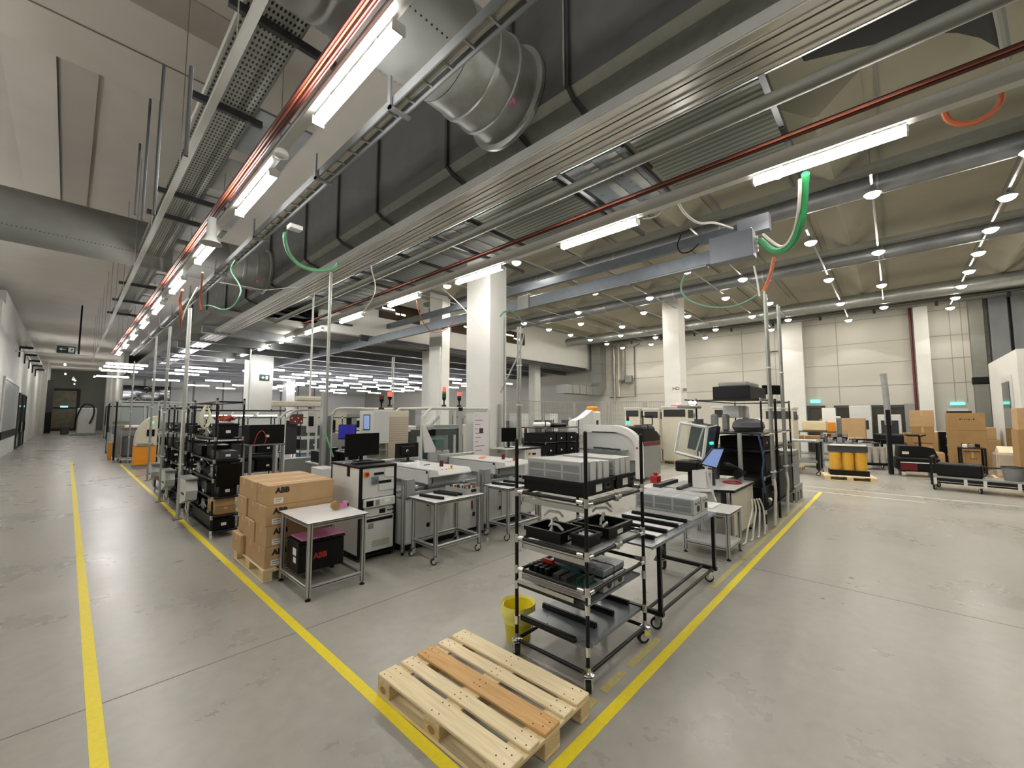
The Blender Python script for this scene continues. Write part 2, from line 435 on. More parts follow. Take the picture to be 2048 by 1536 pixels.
# ---------------------------------------------------------------- floor, markings
ZC = 7.5                                  # underside of the hall roof
struct('floor', MB().box(-14,-12,-.25,26.4,78,0), FLOOR, 'grey polished concrete floor', 'floor')
def line(name, x0, y0, x1, y1, m, lab): return struct(name, MB().box(x0,y0,.0005,x1,y1,.002), m, lab, 'floor marking')
line('floor_marking_aisle', .19,-2,.265,24.8, YEL, 'yellow tape line along the far side of the aisle')
line('floor_marking_cell', 1.495,1.7,1.57,22.4, YEL, 'yellow tape line along the machine side of the aisle')
line('floor_marking_front', 1.62,1.42,12.95,1.495, YEL, 'yellow tape line in front of the pipe racks')
for i,(a,b) in enumerate(((2.3,2.55),(2.66,2.95),(3.05,3.6),(5.0,6.2),(6.3,7.9),(8.0,11.2))):
    line('floor_marking_old_%d' % (i+1), a,1.565,b,1.625, YELOLD, 'worn old yellow line beside the new tape')
line('floor_marking_bay', 12.98,-.4,13.04,2.4, WTAPE, 'white tape line on the floor of the packing area')
line('floor_marking_bay_far', 13.75,-2.6,13.81,2.6, WTAPE, 'second white tape line near the amber coils')
for i,x in enumerate((-1.9,-1.45,-1.0,-.6,-.18,.55,.95)):
    line('floor_marking_dash_%d' % (i+1), x,27.5,x+.2,27.85, WTAPE, 'short white dash across the aisle')
JNT = mat('floor joint', '#6f6c64', .7, var=.1)
for i,(y) in enumerate((4.0,12.0,20.0)):
    struct('floor_joint_%d' % (i+1), MB().box(-8,y-.006,.0002,26,y+.006,.0008), JNT, 'saw cut joint across the floor', 'floor joint')
for i,(x) in enumerate((6.0,14.0)):
    struct('floor_joint_long_%d' % (i+1), MB().box(x-.006,-6,.0002,x+.006,16,.0008), JNT, 'saw cut joint along the floor', 'floor joint')

# ---------------------------------------------------------------- walls
YM = 16.0; XR = 26.0
struct('wall_right', MB().box(XR,-12,0,XR+.3,78,ZC), WALLG, 'pale panelled end wall of the packing hall', 'wall')
SEAM = mat('wall panel seam', '#8f8c82', .7, var=.05)
for i,z in enumerate((3.33,4.4,5.4,6.55)):
    struct('trim_seam_%d' % (i+1), MB().box(XR-.012,-7,z-.012,XR-.001,YM-.5,z+.012), SEAM, 'horizontal joint of the wall panels', 'wall joint')
for i,y in enumerate((6.2,4.6,1.95,-1.96,-2.3)):
    struct('trim_seam_upright_%d' % (i+1), MB().box(XR-.013,y-.012,2.45,XR-.001,y+.012,ZC-.6), SEAM, 'upright joint of the wall panels', 'wall joint')
struct('wall_back', MB().box(-14,-12.3,0,26.4,-12,ZC), WALLG, 'wall behind the camera', 'wall')
struct('wall_side', MB().box(-14.3,-12,0,-14,26,ZC), WHITE, 'far side wall of the near hall', 'wall')
struct('wall_cross', MB().box(-14,26,0,-2.2,26.3,ZC), WHITE, 'cross wall beyond the near hall', 'wall')
struct('wall_upper', MB().box(6.45,YM,5.2,XR,YM+.3,ZC), COLM, 'white upper wall over the opening to the lamp-lit hall', 'wall')
mb = MB()
for i,z in enumerate((5.02,5.10,5.18)):
    mb.box(8.0,YM-.10-.05*i,z-.03,XR-1.2,YM-.02,z+.03)
struct('trim_lintel', mb, DKGREY, 'dark steel edge under the white upper wall', 'trim')
# low hall behind the opening
struct('ceiling_low', MB().box(3.0,YM+.3,5.25,XR,52,5.45), CEILG, 'low grey ceiling of the lamp-lit hall', 'ceiling')
mb = MB()
for y in (18.5,21,23.5,26,28.2,30.5,32.8,35,37.3,40,43,46): mb.box(3.2,y-.12,4.95,XR-.1,y+.12,5.24)
struct('ceiling_low_beam', mb, GALVD, 'grey cross beams and trays under the low ceiling', 'ceiling')
struct('wall_far', MB().box(3.2,50,0,XR,50.3,5.4), COLM, 'white far wall of the lamp-lit hall', 'wall')
mb = MB()
for x in (4.6,6.4,8.2,10.6,12.4,14.2,16,17.8,19.6): mb.box(x,49.96,0,x+.14,49.99,5.2)
struct('trim_far_posts', mb, MIDG, 'grey posts on the white far wall', 'trim')
struct('wall_gate', MB().box(-2.2,75,0,3.2,75.3,ZC), WALLD, 'grey wall closing the far end of the aisle', 'wall')
struct('wall_gate_side', MB().box(3.2,50.3,0,3.5,75,ZC), COLM, 'white side wall at the far end of the aisle', 'wall')
struct('wall_aisle', MB().box(-2.25,26.3,0,-1.95,64,7.0), COLM, 'white wall along the aisle', 'wall')
struct('column_aisle', MB().box(-2.25,24.6,0,-1.9,26.28,6.3), COLM, 'white pilaster at the near end of the aisle wall', 'column')
struct('wall_aisle_far', MB().box(-2.1,64,0,-1.6,75,ZC), COLM, 'white wall at the far end of the aisle', 'wall')
# gate in the far wall
g = thing('sectional_gate', 'tall dark glazed gate closing the far end of the aisle', 'gate', (-.35,74.95,0))
part('gate_frame', MB().rframe(2.7,5.2,.3,.1,Matrix.Translation((0,-.06,2.6))).box(-1.05,-.1,2.7,1.05,-.02,2.9), IRON, g)
part('pane', MB().box(-1.04,-.05,.3,1.04,-.03,2.7).box(-1.04,-.05,2.9,1.04,-.03,4.9), mat('dim gate glazing', '#6e6650', .2, var=.25, scale=2), g)
solo('exit_sign', 'lit green exit sign above the dark gate at the aisle end', 'sign', MB().box(-.32,-.05,-.1,.32,0,.1), EXITM, (-.3,74.8,2.95))
d = thing('curtain_door', 'tall dark strip door beside the white aisle wall end', 'door', (-1.45,65.2,0))
part('frame', MB().box(-.12,0,0,.35,.12,5.6), DKGREY, d); part('leaf', MB().box(-.1,-.06,.1,.33,-.01,2.2,.01), BLACK, d)

# aisle wall openings
def glass_door(n, y0, y1, h):
    o = struct('door_%d' % n, MB().rframe(y1-y0,h,.07,.06,Matrix.Translation((-1.91,(y0+y1)/2,h/2)) @ Matrix.Rotation(PI/2,4,'Z')), IRON, 'dark glazed door in the white aisle wall', 'door')
    part('pane', MB().box(-1.925,y0+.07,.07,-1.915,y1-.07,h-.07), GLASSD, o)
    part('handle', MB().cyl((-1.86,y1-.15,.9),(-1.86,y1-.15,1.5),.02), CHROME, o)
glass_door(1,36.6,39.2,3.2); glass_door(2,40.2,42.6,3.2)
o = struct('window_1', MB().rframe(7.4,2.6,.12,.08,Matrix.Translation((-1.91,31.6,2.3)) @ Matrix.Rotation(PI/2,4,'Z')), LTG, 'wide strip-curtain window in the white aisle wall', 'window')
part('pane', MB().box(-1.925,27.9,1.0,-1.915,35.3,3.6), stripes('grey strip curtain','#a5a8a5','#7d807e',1,2.6,.8,.3,0,.2), o)
part('sill_band', MB().box(-1.93,27.9,.85,-1.86,35.4,1.2), BLACK, o)

# hall roof: near side ridges, main beam, beige elements over the packing hall
struct('ceiling_slab', MB().box(-14,-12,ZC,26.3,78,ZC+.3), CEIL, 'pale concrete roof over the aisle', 'ceiling')
struct('ceiling_beam', MB().box(-14,6.62,7.0,1.3,8.45,ZC-.01), CEIL, 'wide pale beam across the aisle roof', 'ceiling')
mb = MB()
for y0,y1 in ((8.46,20),(-6,6.6)):
    for xa,xb,zb in ((-1.0,.05,7.05),(-4.6,-3.4,7.05),(-8,-7,7.05)):
        mb.prism([(xa,ZC-.02),(xb,ZC-.02),(xb,zb+.40),(xa+.6,zb+.31),(xa,zb+.41)], y0, y1, 'y')
struct('ceiling_fold', mb, CEIL, 'folded pale roof element over the aisle', 'ceiling')
struct('ceiling_joint', MB().box(-.41,8.46,7.345,-.39,20,7.356), DKGREY, 'dark joint in the folded roof element', 'ceiling joint')
struct('ceiling_joint_beam', MB().box(-6,7.5,6.985,1.25,7.515,6.999), SEAM, 'thin joint along the pale roof beam', 'ceiling joint')
struct('ceiling_hall', MB().box(3.7,-12,ZC-.12,26,YM-.02,ZC-.02), CEILB, 'beige roof over the packing hall', 'ceiling')
mb = MB()
for y in (-7.6,-3.0,.72,3.9,6.95,10.2,13.2):
    for dy in (-.78,.78):
        mb.box(7.6,y+dy-.02,ZC-.15,25.6,y+dy+.02,ZC-.121)
struct('ceiling_joint_hall', mb, CEILG, 'joints between the beige roof elements', 'ceiling joint')
for i,y in enumerate((-7.6,-3.0,.72,3.9,6.95,10.2,13.2)):
    struct('ceiling_rib_%d' % (i+1), MB().prism([(y-.6,ZC-.14),(y+.6,ZC-.14),(y+.04,ZC-.62),(y-.04,ZC-.62)], 8.2, 23, 'x'), CEILB, 'V-shaped beige roof rib over the packing hall', 'ceiling')
struct('ceiling_girder', MB().box(24.2,-12,6.95,25.9,YM-.3,ZC-.15), CEILG, 'dark roof girder beside the end wall', 'ceiling')

# columns
def column(n, x, y, sx, sy, h, lab): return struct('column_%d' % n, MB().box(x,y,0,x+sx,y+sy,h,.02), COLM, lab, 'column')
column(1,7.0,7.25,.62,.88,ZC-.14,'big white column beside the machine enclosures')
column(2,17.3,6.47,.70,.70,ZC-.14,'white column behind the beige cabinets')
column(3,12.2,16.6,.5,1.0,5.2,'white column under the upper wall')
column(4,6.7,25.6,1.1,1.3,5.2,'white column in the lamp-lit hall')
column(5,20.3,16.8,.55,.55,5.2,'white column near the wall duct')
column(6,12.8,38.5,.7,1.0,5.2,'white column far back in the lamp-lit hall')
column(7,10.4,13.6,.42,.9,ZC-.14,'grey white column in front of the upper wall')
for i,(y0,y1) in enumerate(((3.3,4.2),(-1.29,-.83),(-2.9,-2.5))):
    struct('column_wall_%d' % (i+1), MB().box(XR-.42,y0,0,XR-.02,y1,6.95), COLM if i < 2 else WALLD, 'pilaster on the end wall', 'column')

# upper windows on the solid wall, lamplight imitated by glowing bars on the panes
def upper_window(n, x0, x1, z0, z1):
    o = struct('window_%d' % n, MB().rframe(x1-x0,z1-z0,.05,.06,Matrix.Translation(((x0+x1)/2,YM-.04,(z0+z1)/2))).box((x0+x1)/2-.03,YM-.06,z0,(x0+x1)/2+.03,YM-.03,z1), IRON, 'small office window in the white upper wall', 'window')
    part('pane', MB().box(x0+.05,YM-.025,z0+.05,x1-.05,YM-.015,z1-.05), mat('lit office glazing %d' % n, '#4a3d2c', .15, var=.2, scale=2), o)
    part('lamplight_bar', MB().box(x0+.15,YM-.032,z1-.28,x0+.75,YM-.027,z1-.22).box(x0+.8,YM-.032,z1-.42,x0+1.3,YM-.027,z1-.36), mat('reflected lamp %d' % n, '#fff4dc', .4, var=0, emit='#fff0d0', estr=3), o)
upper_window(2, 8.85,10.9,6.1,6.8); upper_window(3,12.8,14.9,6.05,6.85); upper_window(4,16.6,18.3,6.05,6.75)
# dark gates and doors in the end wall
def wall_gate(n, y0, y1, h, lab):
    o = struct('door_%d' % n, MB().rframe(y1-y0,h,.12,.08,Matrix.Translation((XR-.06,(y0+y1)/2,h/2)) @ Matrix.Rotation(PI/2,4,'Z')), DKGREY, lab, 'door')
    part('pane', MB().box(XR-.04,y0+.12,.1,XR-.02,y1-.12,h-.12), mat('dark glazing %d' % n, '#3a372d', .15, var=.45, scale=1.5), o)
wall_gate(3,2.55,3.3,2.4,'narrow dark glazed door in the end wall')
wall_gate(4,-.6,2.2,2.4,'wide dark glazed gate in the end wall')
o = struct('door_5', MB().box(XR-.05,-2.3,0,XR-.02,-1.7,2.2), LTG, 'pale steel door in the end wall', 'door')
part('handle', MB().cyl((XR-.09,-1.82,1.0),(XR-.09,-1.95,1.0),.02), BLACK, o)
# white booth on the side of the packing hall
struct('wall_booth', MB().box(19.2,-6.6,0,24.2,-2.76,3.9), COLM, 'white booth standing in the corner of the packing hall', 'wall')
o = struct('door_6', MB().box(20.1,-2.755,0,21.6,-2.71,3.2), LTG, 'tall grey door in the white booth', 'door')
part('pane', MB().box(20.25,-2.705,.3,21.4,-2.695,3.0), GLASSD, o)
# ---------------------------------------------------------------- lamps
def tube_light(name, m_lit, L=1.5):
    t = thing(name, '', 'lamp')
    part('housing', MB().box(-.032,-L/2+.02,.0605,.032,L/2-.02,.09,.006), LTG, t)
    part('diffuser', MB().prism([(-.034,.06),(.034,.06),(.05,.035),(.048,0),(.03,-.02),(-.03,-.02),(-.048,0),(-.05,.035)], -L/2+.02, L/2-.02, 'y'), m_lit, t)
    part('end_cap', MB().box(-.056,-L/2,-.022,.056,-L/2+.019,.064), LTG, t); part('end_cap', MB().box(-.056,L/2-.019,-.022,.056,L/2,.064), LTG, t)
    part("suspension_clip", MB().box(-.02,-.45,.091,.02,-.41,.13), GALV, t); part("suspension_clip", MB().box(-.02,.41,.091,.02,.45,.13), GALV, t)
    return t
t0 = tube_light('ceiling_tube_light', TUBE)
row1 = [3.35,6.12,8.95,11.8,14.75,17.65,20.7,23.7,26.7]
for i,y in enumerate(row1):
    lab = 'bright tube lamp over the aisle, %s from the near end of its row' % ORD[i]
    if i == 0: t0.location = (1.55,y,4.84); t0['label'] = lab; t0['group'] = 'tube lamps along the aisle'
    else: dup(t0, (1.55,y,4.84), lab)
for y in (.5,-2.4,-5.3): dup(t0, (1.55,y,4.84), 'tube lamp of the aisle row behind the camera', group='tube lamps behind the camera')
row2 = [.48,3.6,6.62,9.62,12.65,15.6,18.4,21.3,24.2,27.0]
for i,y in enumerate(row2):
    dup(t0, (6.05,y,5.0), 'bright tube lamp over the machines, %s from the near end of its row' % ORD[i], group='tube lamps over the machine row')
for y in (-2.6,): dup(t0, (6.05,y,5.0), 'tube lamp of the machine row behind the camera', group='tube lamps behind the camera')
# near hall beyond the frame on the aisle side carries on with the same rows
for x in (-3.2,-7.6):
    for y in (-3,1.5,6,10.5,15,19.5): dup(t0, (x,y,4.9), 'tube lamp in the near hall beside the aisle', group='tube lamps in the near hall beside the aisle')
f0 = tube_light('ceiling_batten_light', TUBEF, 1.55)
f0['label'] = 'cool white tube lamp in the lamp-lit hall at the back'; f0['group'] = 'tube lamps of the back hall'
first = True
FAR = [(1.9,27.8),(1.9,29.6),(1.9,32.2),(1.9,37.2)]
colx = [4.7,7.4,10.0,12.7,15.4,18.2,20.9,23.5]
rows = [(25,(1,2,3,4,6)),(27,(0,1,2,3,4,5,7)),(29.2,(0,2,3,4,5,7)),(31.7,(0,2,3,4,5,6)),(34,(3,4,5,6,7)),(36.3,(1,2,3,4,5,6,7)),(38.2,(0,3,4,7)),(40.5,(2,3,5,6)),(43,(1,3,5,7)),(22.5,(4,5,6,7)),(46,(2,4,6))]
for y, cols in rows: FAR += [(colx[c], y) for c in cols]
for x,y in FAR:
    if first: f0.location = (x,y,4.4); f0.rotation_euler = (0,0,PI/2); first = False
    else: dup(f0, (x,y,4.4), f0['label'], PI/2)
for i,(x,y) in enumerate(((.15,36.5),(-.3,44),(1.6,46),(-.3,54),(1.6,56),(.4,64),(.4,71))):  # lamps added to brighten the dim far end of the aisle
    dup(t0, (x,y,4.1 if i < 1 else 5.6), 'added tube lamp at the far end of the aisle, %s from the hanging exit sign' % ORD[i], group='added tube lamps at the aisle end')

s0 = thing('ceiling_spot_lamp', 'small round spot lamp hanging under the hall roof', 'lamp', group='spot lamps under the hall roof')
part('reflector', MB().lathe([(.05,.105),(.10,.095),(.135,.05),(.142,.03),(.134,.03),(.09,.08),(.05,.095)], 16, closed=True), MIDG, s0)
part('lens', MB().lathe([(.0001,-.05),(.06,-.042),(.105,-.015),(.128,.028),(.10,.05),(.0001,.05)], 16), SPOTL, s0)
part('stem', MB().cyl((0,0,.1055),(0,0,.125),.03,6), DKGREY, s0)
SP = []
xs = [10.7,12.7,14.7,16.65,18.6,20.6,22.5,24.5]
for j,ys in enumerate(((-1.9,.1,3.4,6.55,9.75),(-1.9,1.35,4.45,7.7,10.9,12.85))):
    for i,x in enumerate(xs):
        if i % 2 == j or ys is None:
            for y in ys:
                if not (abs(y+1.9) < .1): SP.append((x,y))
for x in xs: SP.append((x,-1.9))
SP += [(8.6,7.8),(8.6,11.0),(8.6,1.35),(16.65,12.85),(20.6,12.85),(18.6,12.85),(22.5,12.85),(14.7,12.85),(10.7,12.95)]
SP = sorted(set(SP))
def spot_bulb(parent):
    l = bpy.data.lights.new('spot_bulb', 'SPOT'); l.energy = SPOT_W; l.spot_size = math.radians(112); l.spot_blend = .12; l.shadow_soft_size = .08
    l.color = (1,.965,.89)
    o = bpy.data.objects.new('spot_bulb', l); C.objects.link(o); o.parent = parent; o.location = (0,0,-.08)
spot_bulb(s0)
for i,(x,y) in enumerate(SP):
    if i == 0: s0.location = (x,y,6.3)
    else: dup(s0, (x,y,6.3), s0['label'])
for x in (10.7,14.7,18.6,22.5):
    for y in (-5.2,): dup(s0, (x,y,6.3), s0['label'])
# rails that carry the spot lamps
for i,(y,x0,x1) in enumerate(((-1.9,10.0,25),(1.35,12,25),(.1,10,23),(3.4,10,23),(4.45,12,25),(6.55,10,23),(7.7,8,25),(9.75,10,23),(10.9,8,25),(12.85,8,23))):
    solo('ceiling_lamp_rail', 'thin grey conduit linking spot lamps under the hall roof', 'conduit', MB().box(x0,y-.02,6.43,x1,y+.02,6.455).cyl((x0+.8,y,6.455),(x0+.8,y,7.35),.008,5).cyl((x1-.8,y,6.455),(x1-.8,y,7.35),.008,5), GALV, group='lamp conduits under the hall roof')

# ---------------------------------------------------------------- channels, trays and conduits along the aisle row
def run(name, lab, cat, x0, x1, y0, y1, z0, z1, m, step=2.6, wires=True):
    t = thing(name, lab, cat, ((x0+x1)/2, y0, z0))
    part('channel', MB().box(x0-(x0+x1)/2,0,0,x1-(x0+x1)/2,y1-y0,z1-z0), m, t)
    if not wires: return t
    hang = MB(); y = .7
    while y < y1-y0:
        hang.cyl((0,y,z1-z0),(0,y,ZC-z0-.02),.006,5); y += step
    part('hanger_wire', hang, GALV, t, kind='stuff')
    return t
run('hanging_lamp_channel','light grey channel carrying the aisle tube lamps','channel',1.47,1.57,-6,29,4.975,5.06,LTG)
run('hanging_lamp_channel','light grey channel carrying the tube lamps over the machine row','channel',5.99,6.11,-6,29,5.11,5.29,COLM,wires=False)
run('hanging_channel','pale grey channel hanging beside the aisle, left of the orange conduit','channel',.765,.83,-2,34,4.93,4.98,LTG)
o = thing('hanging_conduit_bundle','bundle of orange red conduits above the aisle tube lamps','conduit',(1.335,-6,5.04))
for k in range(4): part('conduit', MB().cyl((.03*k,0,.012*(k % 2)),(.03*k,35,.012*(k % 2)),.0145,8), (REDCAB,ORCAB,REDCAB,REDCAB)[k], o)
o = thing('hanging_conduit_bundle','bundle of orange red conduits above the machine row lamps','conduit',(5.88,-6,5.40))
for k in range(4): part('conduit', MB().cyl((.045*k,0,.012*(k % 2)),(.045*k,35,.012*(k % 2)),.016,8), (REDCAB,ORCAB,REDCAB,REDCAB)[k], o)
# cable ladder next to the aisle lamps
t = thing('hanging_cable_ladder','galvanised cable ladder between the aisle lamps and the big duct','cable ladder',(2.12,-4,5.0))
part('side_rail', MB().box(-.085,0,0,-.07,33,.10), GALVD, t); part('side_rail', MB().box(.07,0,0,.085,33,.10), GALVD, t)
mb = MB(); y = .15
while y < 33: mb.box(-.07,y,.03,.07,y+.02,.045); y += .3
part('rung', mb, GALV, t, kind='stuff')
mb = MB()
for y in (7.5,9.3,11.9,14.6,17.3,20,22.6,25.4,28): mb.box(-.12,y,-.03,.12,y+.05,-.005); mb.box(-.12,y,-.03,-.1,y+.05,.30)
part('hanger_bracket', mb, GALVD, t, kind='stuff')
part('loose_cables', MB().tube(spline([(-.05,0,.08),(.02,6,.09),(-.04,12,.08),(.03,20,.09),(0,33,.08)]),.03,6), WCAB, t)

# perforated trays and black cross rails left of the conduits
ys = [Gz(516,35,5.55).y, Gz(438,211,5.55).y, Gz(353,388,5.55).y, Gz(335,432,5.55).y, Gz(287,525,5.55).y]
for i,y in enumerate(ys + [ys[-1]+2.4, ys[-1]+4.8, ys[-1]+7.2]):
    x1 = 1.62 if i != 1 else 1.38
    solo('ceiling_cross_rail', 'dark cross rail carrying the trays over the aisle, %s from the near end' % ORD[i], 'rail', MB().box(-.22,-.025,-.03,x1-.9,.025,.03).box(-.22,-.025,.03,x1-.9,-.02,.05), DKGREY, (.98,y,5.53))
t = thing('hanging_cable_tray','wide perforated cable tray hanging over the aisle','cable tray',(1.13,ys[0]-4,5.585))
part('tray_bottom', MB().box(-.24,0,0,.22,ys[-1]-ys[0]+12,.012), PERF, t)
part('tray_side', MB().box(-.25,0,0,-.241,ys[-1]-ys[0]+12,.1), GALV, t); part('tray_side', MB().box(.221,0,0,.23,ys[-1]-ys[0]+12,.1), GALV, t)
t = thing('ceiling_panel_strip','row of dull grey radiant panels above the aisle trays','radiant panel',(1.35,ys[1]+.1,5.8))
yy = 0
for k in range(9):
    part('panel', MB().box(-.1,yy,0,.75,yy+1.15,.03), (GALVD,CEILG,GALVD)[k % 3], t); yy += 1.5
solo('ceiling_pipe', 'white insulated pipe beside the hanging channel', 'pipe', MB().cyl((0,0,0),(0,2.6,0),.07,14), COLM, (.98,4.35,5.9))

# ---------------------------------------------------------------- big duct with its spigots
t = thing('ceiling_duct','huge dark sheet metal duct running along the hall','duct',(3.6,-8,5.57))
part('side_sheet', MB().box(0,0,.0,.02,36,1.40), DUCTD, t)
part('bottom_sheet', MB().prism([(0.0,0.0),(.10,-.07),(.35,-.13),(.95,-.13),(1.22,-.05),(1.3,.05),(1.3,1.4),(.03,1.4),(.03,.06)], 0, 36, 'y'), GALV, t)  # lighter steel than the side imitates light reflected on the underside
mb = MB()
for k,y in enumerate((8.3,10.45,11.3,12.6,14.6,16.2,17.9,20.4,22.6,25,28,31)):
    mb.box(-.045,y,-.02,-.004,y+.045,1.4)
    mb.prism([(-.03,-.02),(.08,-.10),(.34,-.165),(.95,-.165),(.95,-.135),(.35,-.135),(.1,-.075),(-.004,-.003)], y, y+.045, 'y')
part('flange', mb, DKGREY, t, kind='stuff')
part('brace', MB().cyl((-.06,12.2,1.35),(-.06,11.4,.0),.025,8).cyl((-.06,12.5,1.0),(-.06,11.5,.0),.02,8), DKGREY, t)
part('hanger_rod', MB().cyl((-.06,10.5,0),(-.06,10.5,1.9),.012,8), GALV, t)
def spigot(y, lab):
    t = thing('ceiling_duct_spigot', lab, 'duct', (3.59,y,5.92))
    prof = [(.62,-.0),(.62,-.05),(.56,-.07),(.55,-.32),(.57,-.33),(.57,-.36),(.55,-.37),(.54,-.60),(.56,-.61),(.56,-.66),(.54,-.67),(.53,-1.0)]
    M = Matrix.Rotation(-PI/2,4,'Y') @ Matrix.Scale(-1,4,(0,0,1))
    part('round_collar', MB().lathe([(r,z) for r,z in prof], 40, M=M), GALV, t)
    part('textile_duct', MB().cyl((-1.01,0,0),(-12,0,0),.53,40), HOLED, t)
    hb = MB()
    for s in (-1,1):
        for q in range(90): hb.cbox(-1.1-.06*q,.533*math.sin(s*.9),-.533*math.cos(s*.9),.014,.014,.006,0,0,0,s*.9)
    part('nozzle_row', hb, BLACK, t, kind='stuff')
    part('damper_knob', MB().box(-.35,-.42,-.45,-.3,-.36,-.39), PINK, t)
    return t
spigot(3.42,'round metal duct leaving the big dark duct close to the camera'); spigot(12.75,'round metal duct crossing the aisle farther along the big duct')
# four bright aluminium profiles under the duct
t = thing('hanging_busbar_profile','bright aluminium profiles running side by side under the big duct','profile',(3.85,-8,5.0))
for k in range(3):
    x = -.2+.17*k
    part('profile', MB().box(x-.075,0,0,x+.075,40,.05).box(x-.08,0,-.012,x-.066,40,.0).box(x+.03,0,-.02,x+.06,40,.0), ALUP, t)
part('edge_strip', MB().box(-.295,0,.0,-.279,40,.11).box(.225,0,-.0,.24,40,.07), ALU, t)
mb = MB()
for y in (9,12,15,18,21,24,27,30): mb.cyl((.02,y,.05),(.02,y,.42),.012,6)
part('hanger_rod', mb, GALV, t, kind='stuff')
# pipe, dark line, struts right of the profiles
t = thing('ceiling_pipe','grey insulated pipe beside the aluminium profiles','pipe',(4.98,-8,5.32))
part('pipe', MB().cyl((0,0,0),(0,40,0),.075,16), WALLD, t)
solo('ceiling_pipe','thin black pipe between the profiles and the grey insulated pipe','pipe',MB().cyl((0,0,0),(0,38,0),.025,8),BLACK,(4.62,-8,5.42))
for i,y in enumerate((.95,3.6,6.8,9.8,12.8,16)):
    solo('ceiling_cross_rail','perforated strut under the pipes over the machine row, %s from the near end' % ORD[i],'rail',MB().box(-.05,-.03,0,2.85,.03,.05).box(-.05,-.03,.05,2.85,-.026,.07),DKGREY,(4.8,y-.1,5.5))
# roof radiant panels
k = 0
for (y0,y1,m) in ((.98,2.7,CORR),(2.85,4.05,STEEL),(4.15,6.2,CORR),(6.4,8.9,GALVD),(9.1,11.4,CORR),(11.7,14.2,GALVD),(14.5,17,CORR),(17.3,20,GALVD)):
    t = thing('ceiling_radiant_panel', '%s radiant panel above the machine row, %s from the near end' % ('corrugated grey' if m is CORR else 'flat striped grey', ORD[k]), 'radiant panel', (5.5,y0,6.0)); k += 1
    part('panel', MB().box(0,0,0,2.2,y1-y0,.03), m, t)
    if m is CORR:
        part('edge_rail', MB().box(0,-.06,-.03,2.2,-.01,.05), DKGREY, t); continue
    mb = MB(); n = int((y1-y0)/.42)
    for q in range(n): mb.box(.02,.1+q*.42,-.012,2.18,.26+q*.42,-.001)
    part('radiating_tube', mb, (GALV if m is CORR else CEILG), t, kind='stuff')
    part('edge_rail', MB().box(0,-.06,-.03,2.2,-.01,.05), DKGREY, t)
# trays of the packing side
t = thing('hanging_cable_tray','long grey cable tray with the big junction box','cable tray',(8.4,1.75,4.86))
part('trunk', MB().box(-.06,0,0,.06,26,.27,.01), mat('zinc trunking','#6b7077',.42,.6,var=.12,scale=6), t)
part('cover_strip', MB().box(-.075,.8,-.03,.075,26,-.002), GALVD, t)
part('end_bracket', MB().box(-.10,5.35,-.05,.10,5.75,.33,.01), MIDG, t)
for y in (2.4,9.2,13): part('saddle', MB().box(-.09,y,-.06,.09,y+.1,-.032), GALVD, t)
MB_BOX = mat('grey junction box','#72757d',.4,.2,var=.05)
t = thing('hanging_junction_box','big grey box at the near end of the long cable tray','junction box',(8.3,1.68,4.74))
part('body', MB().box(-.26,0,0,.0,.72,.5,.01), MB_BOX, t)
part('cable_gland', MB().cyl((-.08,-.05,.12),(-.08,-.001,.12),.03,10).cyl((-.08,-.05,.2),(-.08,-.001,.2),.03,10).cyl((-.08,-.05,.28),(-.08,-.001,.28),.03,10).cyl((-.08,-.05,.36),(-.08,-.001,.36),.03,10), LTG, t)
t = thing('hanging_cable_tray','shorter upper cable tray above the junction box','cable tray',(9.3,1.7,5.66))
part('trunk', MB().box(-.06,0,0,.06,20,.22,.01), MATS['zinc trunking'], t)
part('end_box', MB().box(-.10,-.08,-.06,.10,.5,.28,.01), MB_BOX, t)
for i,(x,z,r,m,lab) in enumerate(((11.2,6.72,.21,GALVD,'nearest to the machine row'),(15.8,6.62,.20,GALVD,'in the middle of the hall'),(21.9,6.62,.26,GALV,'close to the end wall'))):
    t = thing('ceiling_round_duct','long round duct under the beige roof, %s' % lab,'duct',(x,-9,z))
    part('duct', MB().cyl((0,0,0),(0,24.4,0),r,20), m, t)
    mb = MB()
    for y in (3,6,9,12,15,18,21): mb.cyl((0,y,0),(0,y+.04,0),r+.012,20)
    part('joint_band', mb, GALV, t, kind='stuff')
    if i < 2: part('companion_channel', MB().box(-.5,0,.12,-.26,24.4,.26), WALLD, t)
# services along the eaves of the end wall
t = thing('ceiling_service_tray','dark tray with pipes along the top of the end wall','cable tray',(25.2,-4,6.72))
part('tray', MB().box(-.2,0,0,.2,19,.06), WALLD, t)
mb = MB()
for q in range(9): mb.box(-.22,.4+q*2,-.14,-.18,.5+q*2,.06)
part('bracket', mb, DKGREY, t, kind='stuff')
part('pipe', MB().cyl((-.1,0,.12),(-.1,19,.12),.05,10), WALLD, t); part('pipe', MB().cyl((.08,0,.12),(.08,19,.12),.04,10), BLACK, t)
